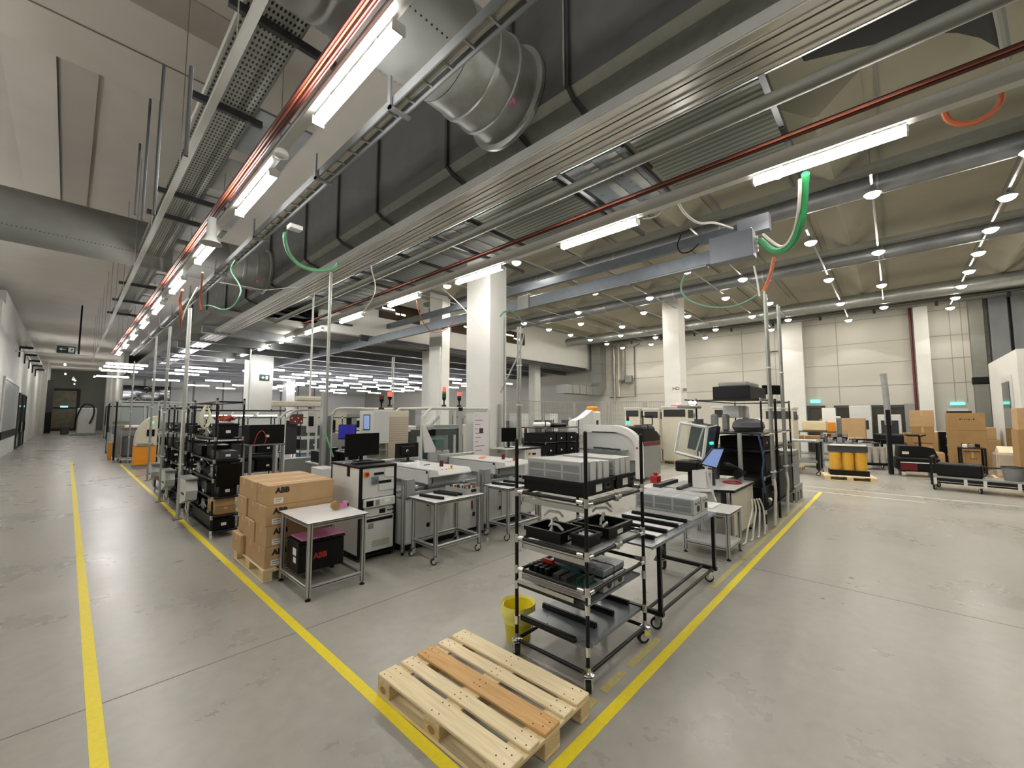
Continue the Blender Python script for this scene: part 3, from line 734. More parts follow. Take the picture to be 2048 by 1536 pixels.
# vertical duct in the corner, sweeping under the low ceiling
t = thing('wall_duct','large rectangular duct dropping down the corner and turning under the upper wall','duct',(25.2,15.3,3.3))
outer = []; inner = []
for k in range(9):
    a = PI/2*k/8
    outer.append((1.5-1.5*math.sin(a)-.0, 1.5-1.5*math.cos(a)))
poly = [(1.0,3.85),(0,3.85),(0,.9)] + [(0-.0-.5*(1-math.cos(PI/2*k/6)), .9-.0+.0-.35*math.sin(PI/2*k/6)+.0) for k in range(1,7)] + [(-4.2,.55),(-4.2,0),(-.2,0)] + [(-.2+1.2*math.sin(PI/2*k/8), 1.2-1.2*math.cos(PI/2*k/8)) for k in range(1,9)]
part('duct_body', MB().prism(poly, -.35, .35, 'y'), GALV, t)
mb = MB()
for z in (1.5,2.2,2.9,3.5): mb.box(-.02,-.37,z,1.02,.37,z+.03)
for x in (-3.4,-2.6,-1.8,-1.0): mb.box(x,-.37,-.02,x+.03,.37,.57)
part('flange', mb, GALVD, t, kind='stuff')
t = thing('wall_pipe_bundle','cluster of dark pipes and a pump on the end wall beside the corner duct','pipes',(25.8,13.2,2.6))
part('pipe', MB().tube([(0,1.0,4.2),(0,1.0,1.2),(0,1.0,.3)],.09,10), GALV, t); part('pipe', MB().tube([(0,.65,4.2),(0,.65,.6)],.05,8), BEIGE, t); part('pipe', MB().tube([(0,.3,4.4),(0,.3,1.9),(0,.55,1.6)],.14,12), WALLD, t)
part('pump', MB().box(-.2,-.35,1.5,.1,.1,2.0,.03).cyl((-.05,.15,1.75),(-.05,.45,1.75),.14,12), WALLD, t)
part('black_line', MB().tube([(.05,-.9,4.1),(.05,-.5,3.95),(.05,-.5,.55),(.05,1.4,.55)],.025,6), BLACK, t)
# flat black plate with an arched edge, hung next to the near roof edge
P0 = [Gz(x,y,6.7) for x,y in ((1608,123),(1700,100),(1850,66),(1915,66),(1960,76),(1995,95),(2014,112),(2004,50),(1990,-20),(1985,-220),(1500,-60))]
o = P0[0]
t = thing('ceiling_dark_plate','black arched plate under the roof at the near end','duct',(o.x,o.y,6.7))
part('hood', MB().prism([(p.x-o.x,p.y-o.y) for p in P0], 0, .5, 'z'), mat('matt black plate','#1c1d1e',.7,var=.1), t)
part('edge_post', MB().tube([(p.x-o.x,p.y-o.y,-.03) for p in (P0[6],P0[7],P0[8])],.05,8), WALLD, t)
# loudspeaker, smoke detectors
t = thing('ceiling_horn_speaker','white horn loudspeaker hanging between aisle lamps','loudspeaker',(1.33,7.42,4.50))
part('horn', MB().lathe([(.06,.27),(.065,.12),(.09,.06),(.13,.02),(.15,0),(.142,0),(.085,.06),(.05,.12)], 24, closed=True), LTG, t)
part('driver', MB().cyl((0,0,.27),(0,0,.4),.055,16), LTG, t)
t = thing('ceiling_smoke_detector','round white detector above the aisle lamp row','detector',(1.42,4.72,4.72))
part('base', MB().lathe([(.0001,.06),(.06,.06),(.075,.03),(.07,0),(.04,-.02),(.0001,-.025)], 20), LTG, t)
# cables that hang free under the roof
def cable(lab, pts, r, m, n=7, raw=False): return solo('hanging_cable', lab, 'cable', MB().tube(pts if raw else spline(pts, n), r, 7), m)
cable('thick pale green hose looping from the ladder to a tall pole', [Gx(572,455,2.35),Gx(570,480,2.4),Gx(580,510,2.6),Gx(605,533,2.85),Gx(640,541,3.15),(3.42,7.95,4.83),(3.46,7.86,4.90)], .035, GREEN)
solo('hanging_outlet_box','small white outlet box under the cable ladder','outlet', MB().box(-.1,-.08,0,.1,.08,.07,.01), LTG, (2.33,6.93,4.9))
cable('thin green cable looping down to the twin grey pole', [Gx(470,520,2.1),Gx(462,540,2.1),Gx(480,572,2.1),Gx(480,590,2.0),Gx(465,613,1.95),Gx(445,619,1.9),Gx(420,611,1.85),Gx(407,612,1.8)], .012, GREEN)
cable('orange cable dropping to the twin grey pole', [Gx(405,545,1.6),Gx(402,580,1.72),Gx(400,600,1.76),Gx(402,621,1.78)], .018, ORCAB)
cable('fanned orange cables dropping to the second aisle pole', [Gx(365,580,1.6),Gx(360,600,1.65),Gx(362,625,1.7),Gx(360,652,1.75)], .03, ORCAB)
cable('white strap slanting up from the second aisle pole', [Gx(364,640,1.78),Gx(375,612,1.82),Gx(395,575,1.88)], .015, WCAB)
cable('long thin white cable sagging between ladder and profiles', [Gx(440,565,2.2),Gx(490,573,2.6),Gx(530,580,3.0),Gx(570,576,3.3),Gx(595,575,3.5)], .008, WCAB)
cable('white cable curving from the profiles to a machine row lamp', [Gx(762,478,4.05),Gx(742,500,4.1),Gx(742,535,4.5),Gx(750,570,5.0),Gx(745,595,5.4),Gx(725,627,5.95)], .016, WCAB)
cable('white cable slanting across the face of the big column', [Gx(872,566,6.2),Gx(900,590,6.3),Gx(935,625,6.45),Gx(965,660,6.6)], .014, WCAB)
cable('orange and white cable loop under the fourth machine row lamp', [Gx(833,602,6.1),Gx(840,630,6.3),Gx(850,650,6.6),Gx(866,664,7.2),Gx(890,660,7.9),(8.15,10.0,4.93)], .015, ORCAB)
cable('white cable hanging from the conduit above the machine row', [Gx(1348,380,6.2),Gx(1365,420,6.6),Gx(1395,445,7.2),Gx(1430,446,8.0),Gx(1465,457,9.1)], .022, WCAB)
cable('coiled white lamp lead beside the second machine row lamp', [(6.09,2.80,5.06),(6.15,2.6,5.06),(6.18,2.45,5.2),(6.18,2.35,5.3),(6.18,2.3,5.2),(6.18,2.42,5.13),(6.18,2.46,5.28)], .012, WCAB)
t = thing('hanging_cable','thick bundle of green cables with grey leads hanging into the junction box','cable',(0,0,0))
part('green_cables', MB().tube(spline([Gx(1611,348,6.4),Gx(1608,400,6.8),Gx(1604,440,7.1),Gx(1590,480,7.5),Gx(1568,500,7.8),Gx(1545,500,8.0),(8.14,1.58,5.0)],9),.05,8), GREEND, t)
part('grey_leads', MB().tube(spline([Gx(1600,360,6.38),Gx(1597,420,6.88),Gx(1585,470,7.43),Gx(1562,493,7.7),(7.95,1.5,5.02)],9),.022,7), WCAB, t)
cable('orange red cables hanging below the tray end', [Gx(1548,515,8.6),Gx(1543,540,8.55),Gx(1535,565,8.5),Gx(1526,585,8.45)], .03, ORCAB)
cable('orange cable coil hanging near the roof edge', [Gx(1886,215,6.2),Gx(1897,240,6.25),Gx(1930,248,6.3),Gx(1965,238,6.3),Gx(1998,210,6.3),Gx(2003,180,6.2)], .028, ORCAB)
cable('dark green cable sagging from the tray to the tall twin poles', [Gx(1370,548,8.4),Gx(1362,575,8.4),Gx(1375,598,8.4),Gx(1410,612,8.4),Gx(1450,615,8.4),Gx(1485,607,8.4),Gx(1515,590,8.35)], .018, TEAL)
cable('white cable running from the junction box to the twin poles', [Gx(1508,532,8.3),Gx(1514,560,8.3),Gx(1519,592,8.3)], .016, WCAB)
cable('black loop of cable hanging on the tray near the rear white column', [Gx(1362,470,8.9),Gx(1355,490,8.8),Gx(1362,505,8.8),Gx(1380,503,8.8),Gx(1397,488,8.9)], .014, BLACK)
cable('green hose arching from the big column to the tall white pole', [Gx(1001,632,7.0),Gx(1008,624,7.2),Gx(1020,622,7.5),Gx(1035,632,8.0),Gx(1047,648,8.35)], .025, TEAL)
cable('grey hose drooping from the tall white pole to the big column', [Gx(1050,655,8.3),Gx(1040,700,7.8),Gx(1020,745,7.3),Gx(1001,785,7.05)], .02, MIDG)
# hanger rods over the aisle
for i,(px,p0,p1) in enumerate(((372,240,312),(205,310,420),(308,250,430),(270,360,430),(284,300,440))):
    a = Gx(px,p0,.4); b = Gx(px,p1,.4)
    solo('ceiling_hanger_rod','thin dark rod hanging from the folded aisle roof, %s of its group' % ORD[i],'rod',MB().cyl((0,0,0),(0,0,abs(a.z-b.z)+.3),.012,6),DKGREY,(b.x,b.y,min(a.z,b.z)),group='hanger rods over the aisle')
# ================================================================ FRONT OF THE CELL
def pallet(label, loc, rz=0, odd=None, detail=True, scale=(1,1,1)):
    t = thing('wooden_pallet', label, 'pallet', loc, rz)
    xs = ((-.4,.145),(-.2175,.10),(-.0725,.145),(.1175,.10),(.255,.145))
    for i,(x,wd) in enumerate(xs):
        o = part('top_board', MB().box(x,-.6,.122,x+wd,.6,.144,.004), PINEO if i == odd else PINE, t)
        if i == odd: o['label'] = 'orange top board'
    for y in (-.6,-.0725,.455):
        part('stringer_board', MB().box(-.4,y,.1,.4,y+.145,.1215,.002), PINEX, t)
        for x,wd in ((-.4,.1),(-.0725,.145),(.3,.1)): part('block', MB().box(x,y,.022,x+wd,y+.145,.0995,.003), PINEZ, t)
    for x,wd in ((-.4,.1),(-.0725,.145),(.3,.1)): part('bottom_board', MB().box(x,-.6,0,x+wd,.6,.0215,.002), PINE, t)
    return t
pl = pallet('empty pale wooden pallet with one orange board lying on the yellow tape corner', (1.975,2.125,.003), math.radians(1.2), 2)
nail = MB()
for x in (-.365,-.29,-.19,-.145,-.04,.03,.145,.19,.285,.365):
    for y in (-.56,-.49,-.03,.03,.49,.56):
        nail.lathe([(.0001,0),(.005,0),(.005,.0008),(.0001,.0008)],8,(x+RND.uniform(-.012,.012),y+RND.uniform(-.012,.012),.1442))
part('nail_head', nail, IRON, pl, kind='stuff')
sm = MB()
for y in (-.53,0,.53):
    sm.lathe([(.020,0),(.023,0),(.023,.0006),(.020,.0006)],20,M=face_M(-.4006,y,.06,'-x') @ Matrix.Scale(1.5,4,(1,0,0)),closed=True)
    for q in (-.012,0,.012): sm.box(-.4012,y-.016,.06+q-.002,-.4004,y+.014,.06+q+.002)
part('stamped_mark', sm, CARD2, pl, kind='stuff')

# ---------------------------------------------------------------- black pipe rack on casters
def caster(parent, x, y, r=.05, ang=0.0, m=CHROME, lock=False):
    c = part('caster', MB().box(-.03,-.03,2*r+.012,.03,.03,2*r+.02).box(-.03,-.022,r*.9,-.024,.022,2*r+.012).box(.024,-.022,r*.9,.03,.022,2*r+.012), m, parent, loc=(x,y,0))
    c.rotation_euler = (0,0,ang)
    part('wheel', MB().cyl((-.018,.02,r),(.018,.02,r),r,18), RUBBER, c)
    part('wheel_hub', MB().cyl((-.0195,.02,r),(.0195,.02,r),r*.62,14), LTG, c)
    return c
X0,X1,Y0,Y1 = 2.565,3.455,1.655,2.325
rk = thing('pipe_rack_trolley','black pipe rack trolley with crates of grey modules, standing behind the empty pallet','trolley',(0,0,0))
for (x,y,h) in ((X0,Y0,1.80),(X1,Y0,1.75),(X0,Y1,1.72),(X1,Y1,1.74)):
    part('post', MB().cyl((x,y,.125),(x,y,h),.0145,14).sphere((x,y,h),.0145,12,6), BLACKP, rk)
    for z in (1.30,.93,.685,.565,.285,.15):
        part('pipe_joint', MB().cyl((x,y,z-.035),(x,y,z+.03),.0195,12), CHROME if x < 3 else ALU, rk)
    caster(rk, x, y, .05, RND.uniform(-1,1))
    part('caster_plate', MB().lathe([(.0001,.125),(.03,.125),(.045,.135),(.02,.15),(.0001,.15)],14,(x,y,0)), CHROME, rk)
def rail(p0, p1, r=.0145, name='shelf_pipe', m=BLACKP): return part(name, MB().cyl(p0,p1,r,12), m, rk)
def joint(p0, p1): return part('joint_socket', MB().cyl(p0,p1,.0185,12), CHROME, rk)
for z in (1.30,.93,.685):
    rail((X0,Y0+.02,z),(X0,Y1-.02,z)); rail((X1,Y0+.02,z),(X1,Y1-.02,z)); rail((X0+.02,Y0,z-.02),(X1-.02,Y0,z-.02)); rail((X0+.02,Y1,z-.02),(X1-.02,Y1,z-.02))
    for y,s in ((Y0,1),(Y1,-1)): joint((X0,y+.02*s,z),(X0,y+.075*s,z)); joint((X1,y+.02*s,z),(X1,y+.075*s,z))
    for x,s in ((X0,1),(X1,-1)): joint((x+.02*s,Y0,z-.02),(x+.075*s,Y0,z-.02))
    part('roller_track', MB().box(X0+.03,Y0+.03,z-.085,X0+.075,Y1-.03,z-.045), ALU, rk)
part('pipe_joint', MB().cyl(((X0+X1)/2-.05,Y0,1.28),((X0+X1)/2+.05,Y0,1.28),.022,12).cyl(((X0+X1)/2,Y0,1.25),((X0+X1)/2,Y0,1.31),.018,10), GALV, rk)
part('pipe_joint', MB().cyl(((X0+X1)/2-.05,Y0,.91),((X0+X1)/2+.05,Y0,.91),.022,12).cyl(((X0+X1)/2,Y0,.88),((X0+X1)/2,Y0,.94),.018,10), GALV, rk)
rail((X0,Y0+.02,.565),(X0,Y1-.02,.565)); rail((X0+.0,Y0+.02,.13),(X0,Y1-.02,.13)); rail((X1,Y0+.02,.13),(X1,Y1-.02,.13)); rail((X0+.02,Y0,.13),(X1-.02,Y0,.13)); rail((X0+.02,Y1,.13),(X1-.02,Y1,.13))
part('price_strip', MB().box(X0-.025,Y0+.1,.585,X0-.018,Y1-.03,.615), ALU, rk)
part('shelf_plate', MB().box(X0+.022,Y0+.022,.895,X1-.022,Y1-.022,.905), LTG, rk, label='white middle shelf plate')
part('shelf_plate', MB().box(X0+.022,Y0+.022,.565,X1-.022,Y1-.022,.573).box(X0+.022,Y0+.022,.555,X1-.022,Y0+.032,.5645), STEEL, rk)
part('shelf_plate', MB().box(X0+.022,Y0+.022,.276,X1-.022,Y1-.022,.285).box(X0+.022,Y0+.022,.262,X1-.022,Y0+.032,.2755), STEEL, rk)
for x in (2.59,2.87,3.14,3.40):
    part('guide_bar', MB().box(x-.02,1.775,.286,x+.02,2.295,.315,.004).box(x-.012,1.775,.316,x+.012,2.295,.325), BLACK, rk)
part('label_tag', MB().box(X0-.017,Y0-.0165,.60,X0+.017,Y0-.0155,.66), PAPER, rk)
part('crossbar', MB().box(X0+.04,Y0+.05,1.276,X1-.04,Y0+.07,1.2845).box(X0+.04,Y1-.07,1.276,X1-.04,Y1-.05,1.2845), ALU, rk, kind='stuff')

def crate(label, x0, y0, z0, x1, y1, h, m=BLACK, group=None, label_side='-y', tag=True, name='stacking_crate'):
    t = thing(name, label, 'crate', ((x0+x1)/2,(y0+y1)/2,z0), group=group)
    a,b = (x1-x0)/2,(y1-y0)/2; w = .012
    part('crate_body', MB().box(-a+.01,-b+.01,0,a-.01,b-.01,.01).box(-a+.012,-b+.012,.01,-a+.012+w,b-.012,h-.03).box(a-.012-w,-b+.012,.01,a-.012,b-.012,h-.03)
         .box(-a+.012+w,-b+.012,.01,a-.012-w,-b+.012+w,h-.03).box(-a+.012+w,b-.012-w,.01,a-.012-w,b-.012,h-.03), m, t)
    part('rim', MB().rframe(2*a,2*b,.026,.03,Matrix.Translation((0,0,h-.0149)) @ Matrix.Rotation(PI/2,4,'X')), m, t)
    if tag:
        M = face_M(0,-b+.0115,h*.42,'-y') if label_side == '-y' else face_M(-a+.0115,0,h*.42,'-x')
        part('paper_label', MB().box(-.045,-h*.25,0,.045,h*.28,.0008,0,0,M), PAPER, t)
    return t
c1 = crate('shallow black crate holding grey modules at the near top of the pipe rack trolley', 2.60,1.70,1.32,3.08,2.295,.11)
c2 = crate('shallow black crate of grey modules behind the first one on the pipe rack trolley', 3.10,1.70,1.32,3.43,2.295,.11)
for q in (c1,c2):
    part('handle_slot', MB().rframe(.09,.05,.012,.004,Matrix.Translation((.12 if q is c1 else .1,-.2885 if q is c1 else -.2885,.055))), DKGREY, q)
MODG = mat('grey vented module','#a9abaa',.35,.35,var=.03)
MESHG = stripes('fine grey mesh','#8f9294','#6f7275',2,130,.5,.45,.3,.1)
def module(label, x, y0, z, L, W, H, group):
    t = thing('grey_module', label, 'module', (x,y0+L/2,z), group=group)
    part('case', MB().box(-W/2,-L/2,0,W/2,L/2,H,.004), MODG, t)
    for k in range(3):
        y = -L/2+.02+k*(L-.02)/3
        for (za,zb) in ((.02,.07),(.085,.125),(.135,.175)):
            part('vent_grille', MB().box(-W/2-.0012,y,za*H/.2,-W/2-.0004,y+(L-.02)/3-.02,zb*H/.2), MESHG, t)
    part('end_plate', MB().box(-W/2+.006,-L/2-.003,.01,W/2-.006,-L/2-.0005,H-.01), LTG, t)
    part('end_slot', MB().box(W/2-.006,-L/2-.0025,.02,W/2-.001,-L/2-.0008,H*.75), BLACK, t)
    return t
for i,x in enumerate((2.682,2.79,2.895,2.99)):
    module('tall grey vented module in the nearest black crate, %s from its open side' % ORD[i], x,1.735,1.332,.53,.095 if i != 2 else .07,.245-.005*i,'grey modules in the nearest crate')
for i,x in enumerate((3.17,3.265,3.358)):
    module('tall grey vented module in the rear crate of the trolley, %s from the nearest crate' % ORD[i], x,1.735,1.332,.53,.085,.235,'grey modules in the rear crate')

def white_bits(mb, n, x0,y0,x1,y1,z):
    for _ in range(n):
        mb.cbox(RND.uniform(x0,x1),RND.uniform(y0,y1),z+RND.uniform(.01,.035),RND.uniform(.08,.15),.022,.006,0,0,RND.uniform(0,3),RND.uniform(-.3,.3),RND.uniform(-.4,.4))
    return mb
c3 = crate('open black crate with white clips on the middle shelf, nearest to the bin', 2.59,1.90,.945,2.90,2.27,.085)
c4 = crate('open black crate with white clips on the middle shelf, at the far side', 2.96,1.70,.945,3.36,2.05,.085)
c5 = crate('little deep black box full of white parts between the two open crates', 2.66,1.70,.945,2.86,1.87,.085, tag=False)
for (cx,cy,n,lab) in ((2.745,2.085,6,'nearest to the bin'),(3.16,1.875,7,'at the far side')):
    for k in range(n-2):
        solo('white_clip','bent white plastic clip in the open crate %s' % lab,'clip',
             MB().tube([(-.08,0,0),(-.05,0,.03),(.04,.01,.034),(.085,.03,.0)],.011,6), PAPER, (cx+RND.uniform(-.03,.03),cy+RND.uniform(-.03,.03),.97+.046*k), RND.uniform(0,6), 'white clips in the crate %s' % lab)
for k in range(6):
    solo('white_roll','small white rolled part in the little deep box','part', MB().cyl((0,-.03,0),(0,.03,0),.018,10), PAPER, (2.71+.05*(k % 3),1.75+.065*(k//3),1.0+.001*k), 0, 'white rolled parts')
# board with capacitors and two modules with oval handles on the lower shelf
t = thing('circuit_assembly','long open circuit board assembly with black capacitors on the lower shelf','electronics',(2.68,2.0,.6))
part('carrier', MB().box(-.085,-.30,.045,.16,.28,.055).box(-.085,-.30,.0555,-.08,.28,.085), ALU, t)
for k in range(12): part('capacitor', MB().cyl((-.045+.05*(k % 3),.23-.055*(k//3),.056),(-.045+.05*(k % 3),.23-.055*(k//3),.125),.021,12), BLACK, t)
part('heat_sink', MB().box(-.06,-.06,.056,.08,.0,.11).box(-.06,-.13,.056,.08,-.075,.105), DKGREY, t)
part('board', MB().box(-.075,-.27,.056,.145,-.14,.066).box(-.02,-.26,.0665,.12,-.25,.115).box(-.02,-.2,.0665,.12,-.19,.11).box(.10,-.13,.056,.14,.25,.12), PCB, t)
part('red_module', MB().box(.06,.1,.1105,.095,.2,.15), RED, t)
for i,x in enumerate((2.93,3.10)):
    t = thing('grey_module','low grey module with an oval handle opening on the lower shelf, %s from the board' % ORD[i],'module',(x,1.92,.575))
    part('case', MB().box(-.08,-.23,0,.075,.25,.1,.004), MODG, t); part('lid', MB().box(-.08,-.23,.116,.075,.25,.165,.004), STEEL, t)
    part('spacer', MB().box(-.08,-.22,.101,.075,.25,.1155), BLACK, t)
    part('handle_opening', MB().lathe([(.0001,0),(.033,0),(.033,.004),(.0001,.004)],18,M=Matrix.Translation((0,-.231,.05)) @ Matrix.Rotation(PI/2,4,'X')), BLACK, t)

# ---------------------------------------------------------------- yellow bin
b = thing('waste_bin','yellow waste bin with a bag over the rim behind the pipe rack trolley','bin',(2.765,2.49,0))
part('tub', MB().lathe([(.0001,.004),(.098,.0),(.104,.01),(.138,.285),(.131,.285),(.098,.012),(.0001,.012)],28), YPLA, b)
part('bin_bag', MB().lathe([(.131,.16),(.134,.25),(.138,.292),(.148,.306),(.150,.295),(.148,.26),(.151,.235),(.146,.215),(.1432,.225),(.145,.26)],28,closed=True), YBAG, b)
mbt = MB(); a = math.radians(218)
for i,ch in enumerate('GUANTI'):
    z = .20-.0225*i; r = .1045+(.138-.1045)*(z-.01)/.275+.0012
    n = Vector((math.cos(a),math.sin(a),0)); up = Vector((-n.y,n.x,0)); rd = Vector((0,0,-1))
    M = Matrix(((rd.x,up.x,n.x,n.x*r),(rd.y,up.y,n.y,n.y*r),(rd.z,up.z,n.z,z),(0,0,0,1)))
    text_mb(mbt, ch, .031, M, bold=.0012, ext=.0006)
part('vertical_lettering', mbt, BLACK, b, kind='stuff')
solo('cable_tie','short bent black strip lying on the floor beside the yellow bin','strip', MB().tube([(0,0,.004),(.02,.03,.012),(.03,.07,.004)],.004,6), BLACK, (2.98,2.50,0))

# ---------------------------------------------------------------- aluminium tables
def alu(mb, x0,y0,z0,x1,y1,z1):
    # profile bar with a slot groove on each long side
    mb.box(x0,y0,z0,x1,y1,z1,.004)
    L = (x1-x0,y1-y0,z1-z0); a = L.index(max(L)); e = .0006; g = .005
    if a == 2:
        cx,cy = (x0+x1)/2,(y0+y1)/2
        mb.box(cx-g,y0-e,z0,cx+g,y1+e,z1,0,1).box(x0-e,cy-g,z0,x1+e,cy+g,z1,0,1)
    elif a == 0:
        cy,cz = (y0+y1)/2,(z0+z1)/2
        mb.box(x0,y0-e,cz-g,x1,y1+e,cz+g,0,1)
    else:
        cx,cz = (x0+x1)/2,(z0+z1)/2
        mb.box(x0-e,y0,cz-g,x1+e,y1,cz+g,0,1)
    return mb
AL2 = [ALU, DKGREY]
def alu_table(name, label, x0,y0,x1,y1,h, low=.2, casters=False, over=.02, shelf=None, cat='table', thick=.012, base=.035, pw=.045):
    t = thing(name, label, cat, (x0,y0,0)); W,D = x1-x0,y1-y0; p = pw; zt = h-thick-.001
    zb = .11 if casters else base
    part('table_top', MB().box(-over,-over,h-thick,W+over,D+over,h,.002), LAM, t)
    part('table_edge', MB().box(-over-.001,-over-.001,h-thick+.001,W+over+.001,-over+.001,h-.003).box(-over-.001,-over-.001,h-thick+.001,-over+.001,D+over+.001,h-.003), BLACK, t)
    for (x,y) in ((0,0),(W-p,0),(0,D-p),(W-p,D-p)):
        part('leg', alu(MB(),x,y,zb,x+p,y+p,zt), AL2, t)
        if casters: caster(t, x+p/2, y+p/2, .042, RND.uniform(-1.5,1.5))
        else: part('foot', MB().cyl((x+p/2,y+p/2,0),(x+p/2,y+p/2,.01),.028,14).cyl((x+p/2,y+p/2,.01),(x+p/2,y+p/2,zb),.008,8), BLACK, t)
    for z in (zt-p, low-p):
        part('rail', alu(MB(),p,0.002,z,W-p,p-.002,z+p), AL2, t); part('rail', alu(MB(),p,D-p+.002,z,W-p,D-.002,z+p), AL2, t)
        part('rail', alu(MB(),.002,p,z,p-.002,D-p,z+p), AL2, t); part('rail', alu(MB(),W-p+.002,p,z,W-.002,D-p,z+p), AL2, t)
    if shelf: part('lower_shelf', MB().box(.01,.01,low+.001,W-.01,D-.01,low+.012), shelf, t)
    return t
alu_table('aluminium_table','small white-topped aluminium table in front of the cardboard stack',1.785,4.55,2.425,5.38,.80, low=.15)
# tape dispenser
t = thing('tape_dispenser','hand tape dispenser with brown tape on the white table','tape dispenser',(2.30,4.95,.802))
part('tape_roll', MB().cyl((-.06,-.025,.052),(-.06,.03,.052),.05,22), CARD2, t)
part('gun_frame', MB().box(-.02,-.03,.012,.07,-.024,.075).box(.03,-.023,.06,.09,.03,.085,.006), PINK, t)
part('handle', MB().cyl((.02,0,.03),(.1,-.02,.02),.014,10), LTG, t); part('blade_holder', MB().box(.075,-.03,.02,.09,.03,.058), BLACK, t)
# black crate with pink film under the table
t = thing('esd_crate','big black crate with red lettering and pink film under the white table','crate',(2.105,5.05,.122))
part('crate_body', MB().box(-.262,-.085,.03,.262,.262,.35,.012), BLACK, t)
part('rim', MB().box(-.270,-.095,.351,.270,.27,.38,.008), BLACK, t)
part('pink_film', MB().box(-.23,-.09,.382,.268,.268,.40,.008), PINK, t)
part('red_lettering', text_mb(MB(),'ABB',.085,face_M(-.02,-.0862,.19,'-y'),bold=.004), RED, t, kind='stuff')
part('paper_label', MB().box(-.2632,-.02,.22,-.2625,.08,.30), PAPER, t); part('paper_label', MB().box(-.2632,-.02,.14,-.2625,.06,.20), PAPER, t)

# ---------------------------------------------------------------- cardboard stack
pallet('wooden pallet under the stack of long cardboard boxes', (2.035,6.03,.001))
def carton(name, label, x0,y0,z0,x1,y1,z1, m=CARD, txt=None, tape=True, face='-y', group=None, rz=0, tag=False, marks=False):
    cx,cy = (x0+x1)/2,(y0+y1)/2; a,b,h = (x1-x0)/2,(y1-y0)/2,z1-z0
    t = thing(name, label, 'box', (cx,cy,z0), rz, group)
    part('box_body', MB().box(-a,-b,0,a,b,h,.006), m, t)
    if tape:
        if a >= b: part('packing_tape', MB().box(-a-.0008,-.025,h*.65,-a-.0003,.025,h-.006).box(-a+.006,-.025,h+.0002,a-.006,.025,h+.0006), CARDT, t)
        else: part('packing_tape', MB().box(-.025,-b-.0008,h*.65,.025,-b-.0003,h-.006).box(-.025,-b+.006,h+.0002,.025,b-.006,h+.0006), CARDT, t)
    if txt:
        M = face_M(-a+.16,-b-.0006,h*.72,'-y') if face == '-y' else face_M(-a-.0006,0,h*.6,'-x')
        part('printed_lettering', text_mb(MB(),txt,min(.085,h*.36),M,bold=.0055,ext=.0005), IRON, t, kind='stuff')
    if marks:
        mk = MB()
        for q in range(7): mk.box(-a-.0012,b*.35-q*b*.12,h*(.6+.03*(q % 2)),-a-.0004,b*.35-q*b*.12-b*.08,h*(.68-.02*(q % 3)))
        part('printed_marks', mk, IRON, t, kind='stuff')
    if tag:
        part('address_label', MB().box(-a+.07,-b-.0009,h*.1,-a+.17,-b-.0003,h*.36), PAPER, t)
        part('label_print', MB().box(-a+.085,-b-.0014,h*.26,-a+.155,-b-.0010,h*.31).box(-a+.085,-b-.0014,h*.16,-a+.14,-b-.0010,h*.2), MIDG, t, kind='stuff')
    return t
rows3 = (('front row facing the white table',5.44),('middle row of the cardboard stack',5.835),('rear row near the black racks',6.23))
lev = ('bottom','second','third','topmost')
for j,(rn,y) in enumerate(rows3):
    for k in range(4):
        dx = (0,.012,-.012,.02)[(k+j) % 4]*(1 if j else .4)
        if j == 2 and k == 0: dx = -.045
        carton('long_carton', 'long brown carton, %s layer, %s' % (lev[k], rn), 1.645+dx,y+.002,.146+.2375*k,2.43+dx*.3,y+.386,.146+.2375*k+.2365, txt='ABB' if j == 0 else None, tag=(j == 0), group=None)

# ---------------------------------------------------------------- tall test cabinet
t = thing('test_cabinet','tall white test cabinet with black corners beside the white table','cabinet',(2.67,5.2,0))
W,D,H = .54,.88,1.25
part('corner_frame', MB().box(0,0,.09,.035,.035,H-.035).box(W-.035,0,.09,W,.035,H-.035).box(0,D-.035,.09,.035,D,H-.035).box(W-.035,D-.035,.09,W,D,H-.035).box(0,0,.06,W,D,.09), BLACK, t, kind='stuff')
part('top_plate', MB().box(-.005,-.005,H-.034,W+.005,D+.005,H,.006), BLACK, t)
part('side_panel', MB().box(.004,.036,.091,.012,D-.036,H-.036), LAM, t); part('side_panel', MB().box(W-.012,.036,.091,W-.004,D-.036,H-.036), LAM, t)
part('cable_notch', MB().box(-.002,.3,H-.16,.0035,.38,H-.036), BLACK, t)
part('front_panel', MB().box(.036,.008,.82,W-.036,.02,H-.036), LTG, t); part('rear_panel', MB().box(.036,D-.012,.091,W-.036,D-.004,H-.036), LTG, t)
k = part('main_switch', MB().box(.055,-.004,1.105,.125,.0075,1.175,.004), mat('yellow switch plate','#d89018',.4,var=0), t)
part('switch_knob', MB().cyl((.09,-.03,1.14),(.09,-.0045,1.14),.024,14).box(.084,-.042,1.118,.096,-.0305,1.162), RED, k)
part('breaker_row', MB().box(.2,-.004,1.12,.34,.0075,1.15), BLACK, t); part('socket_panel', MB().box(.36,-.004,1.08,.49,.0075,1.19), LAM, t)
part('steel_latch', MB().box(.16,-.02,1.0,.26,.0075,1.1,.008).cyl((.23,-.04,1.05),(.23,-.0205,1.05),.016,12), GALVD, t)
part('drive_slot', MB().box(.27,-.003,1.0,.46,.0075,1.035), BLACK, t); part('drawer_unit', MB().box(.27,-.006,.9,.5,.0075,.985,.004), LTG, t)
u = part('scope_unit', MB().box(.045,-.05,.7,.5,.0075,.815,.01), LTG, t); part('screen', MB().box(.07,-.052,.72,.17,-.0505,.795), SCRK, u); part('key_block', MB().box(.2,-.052,.72,.26,-.0505,.795), MIDG, u); part('white_sticker', MB().box(.33,-.052,.75,.41,-.0505,.79), PAPER, u)
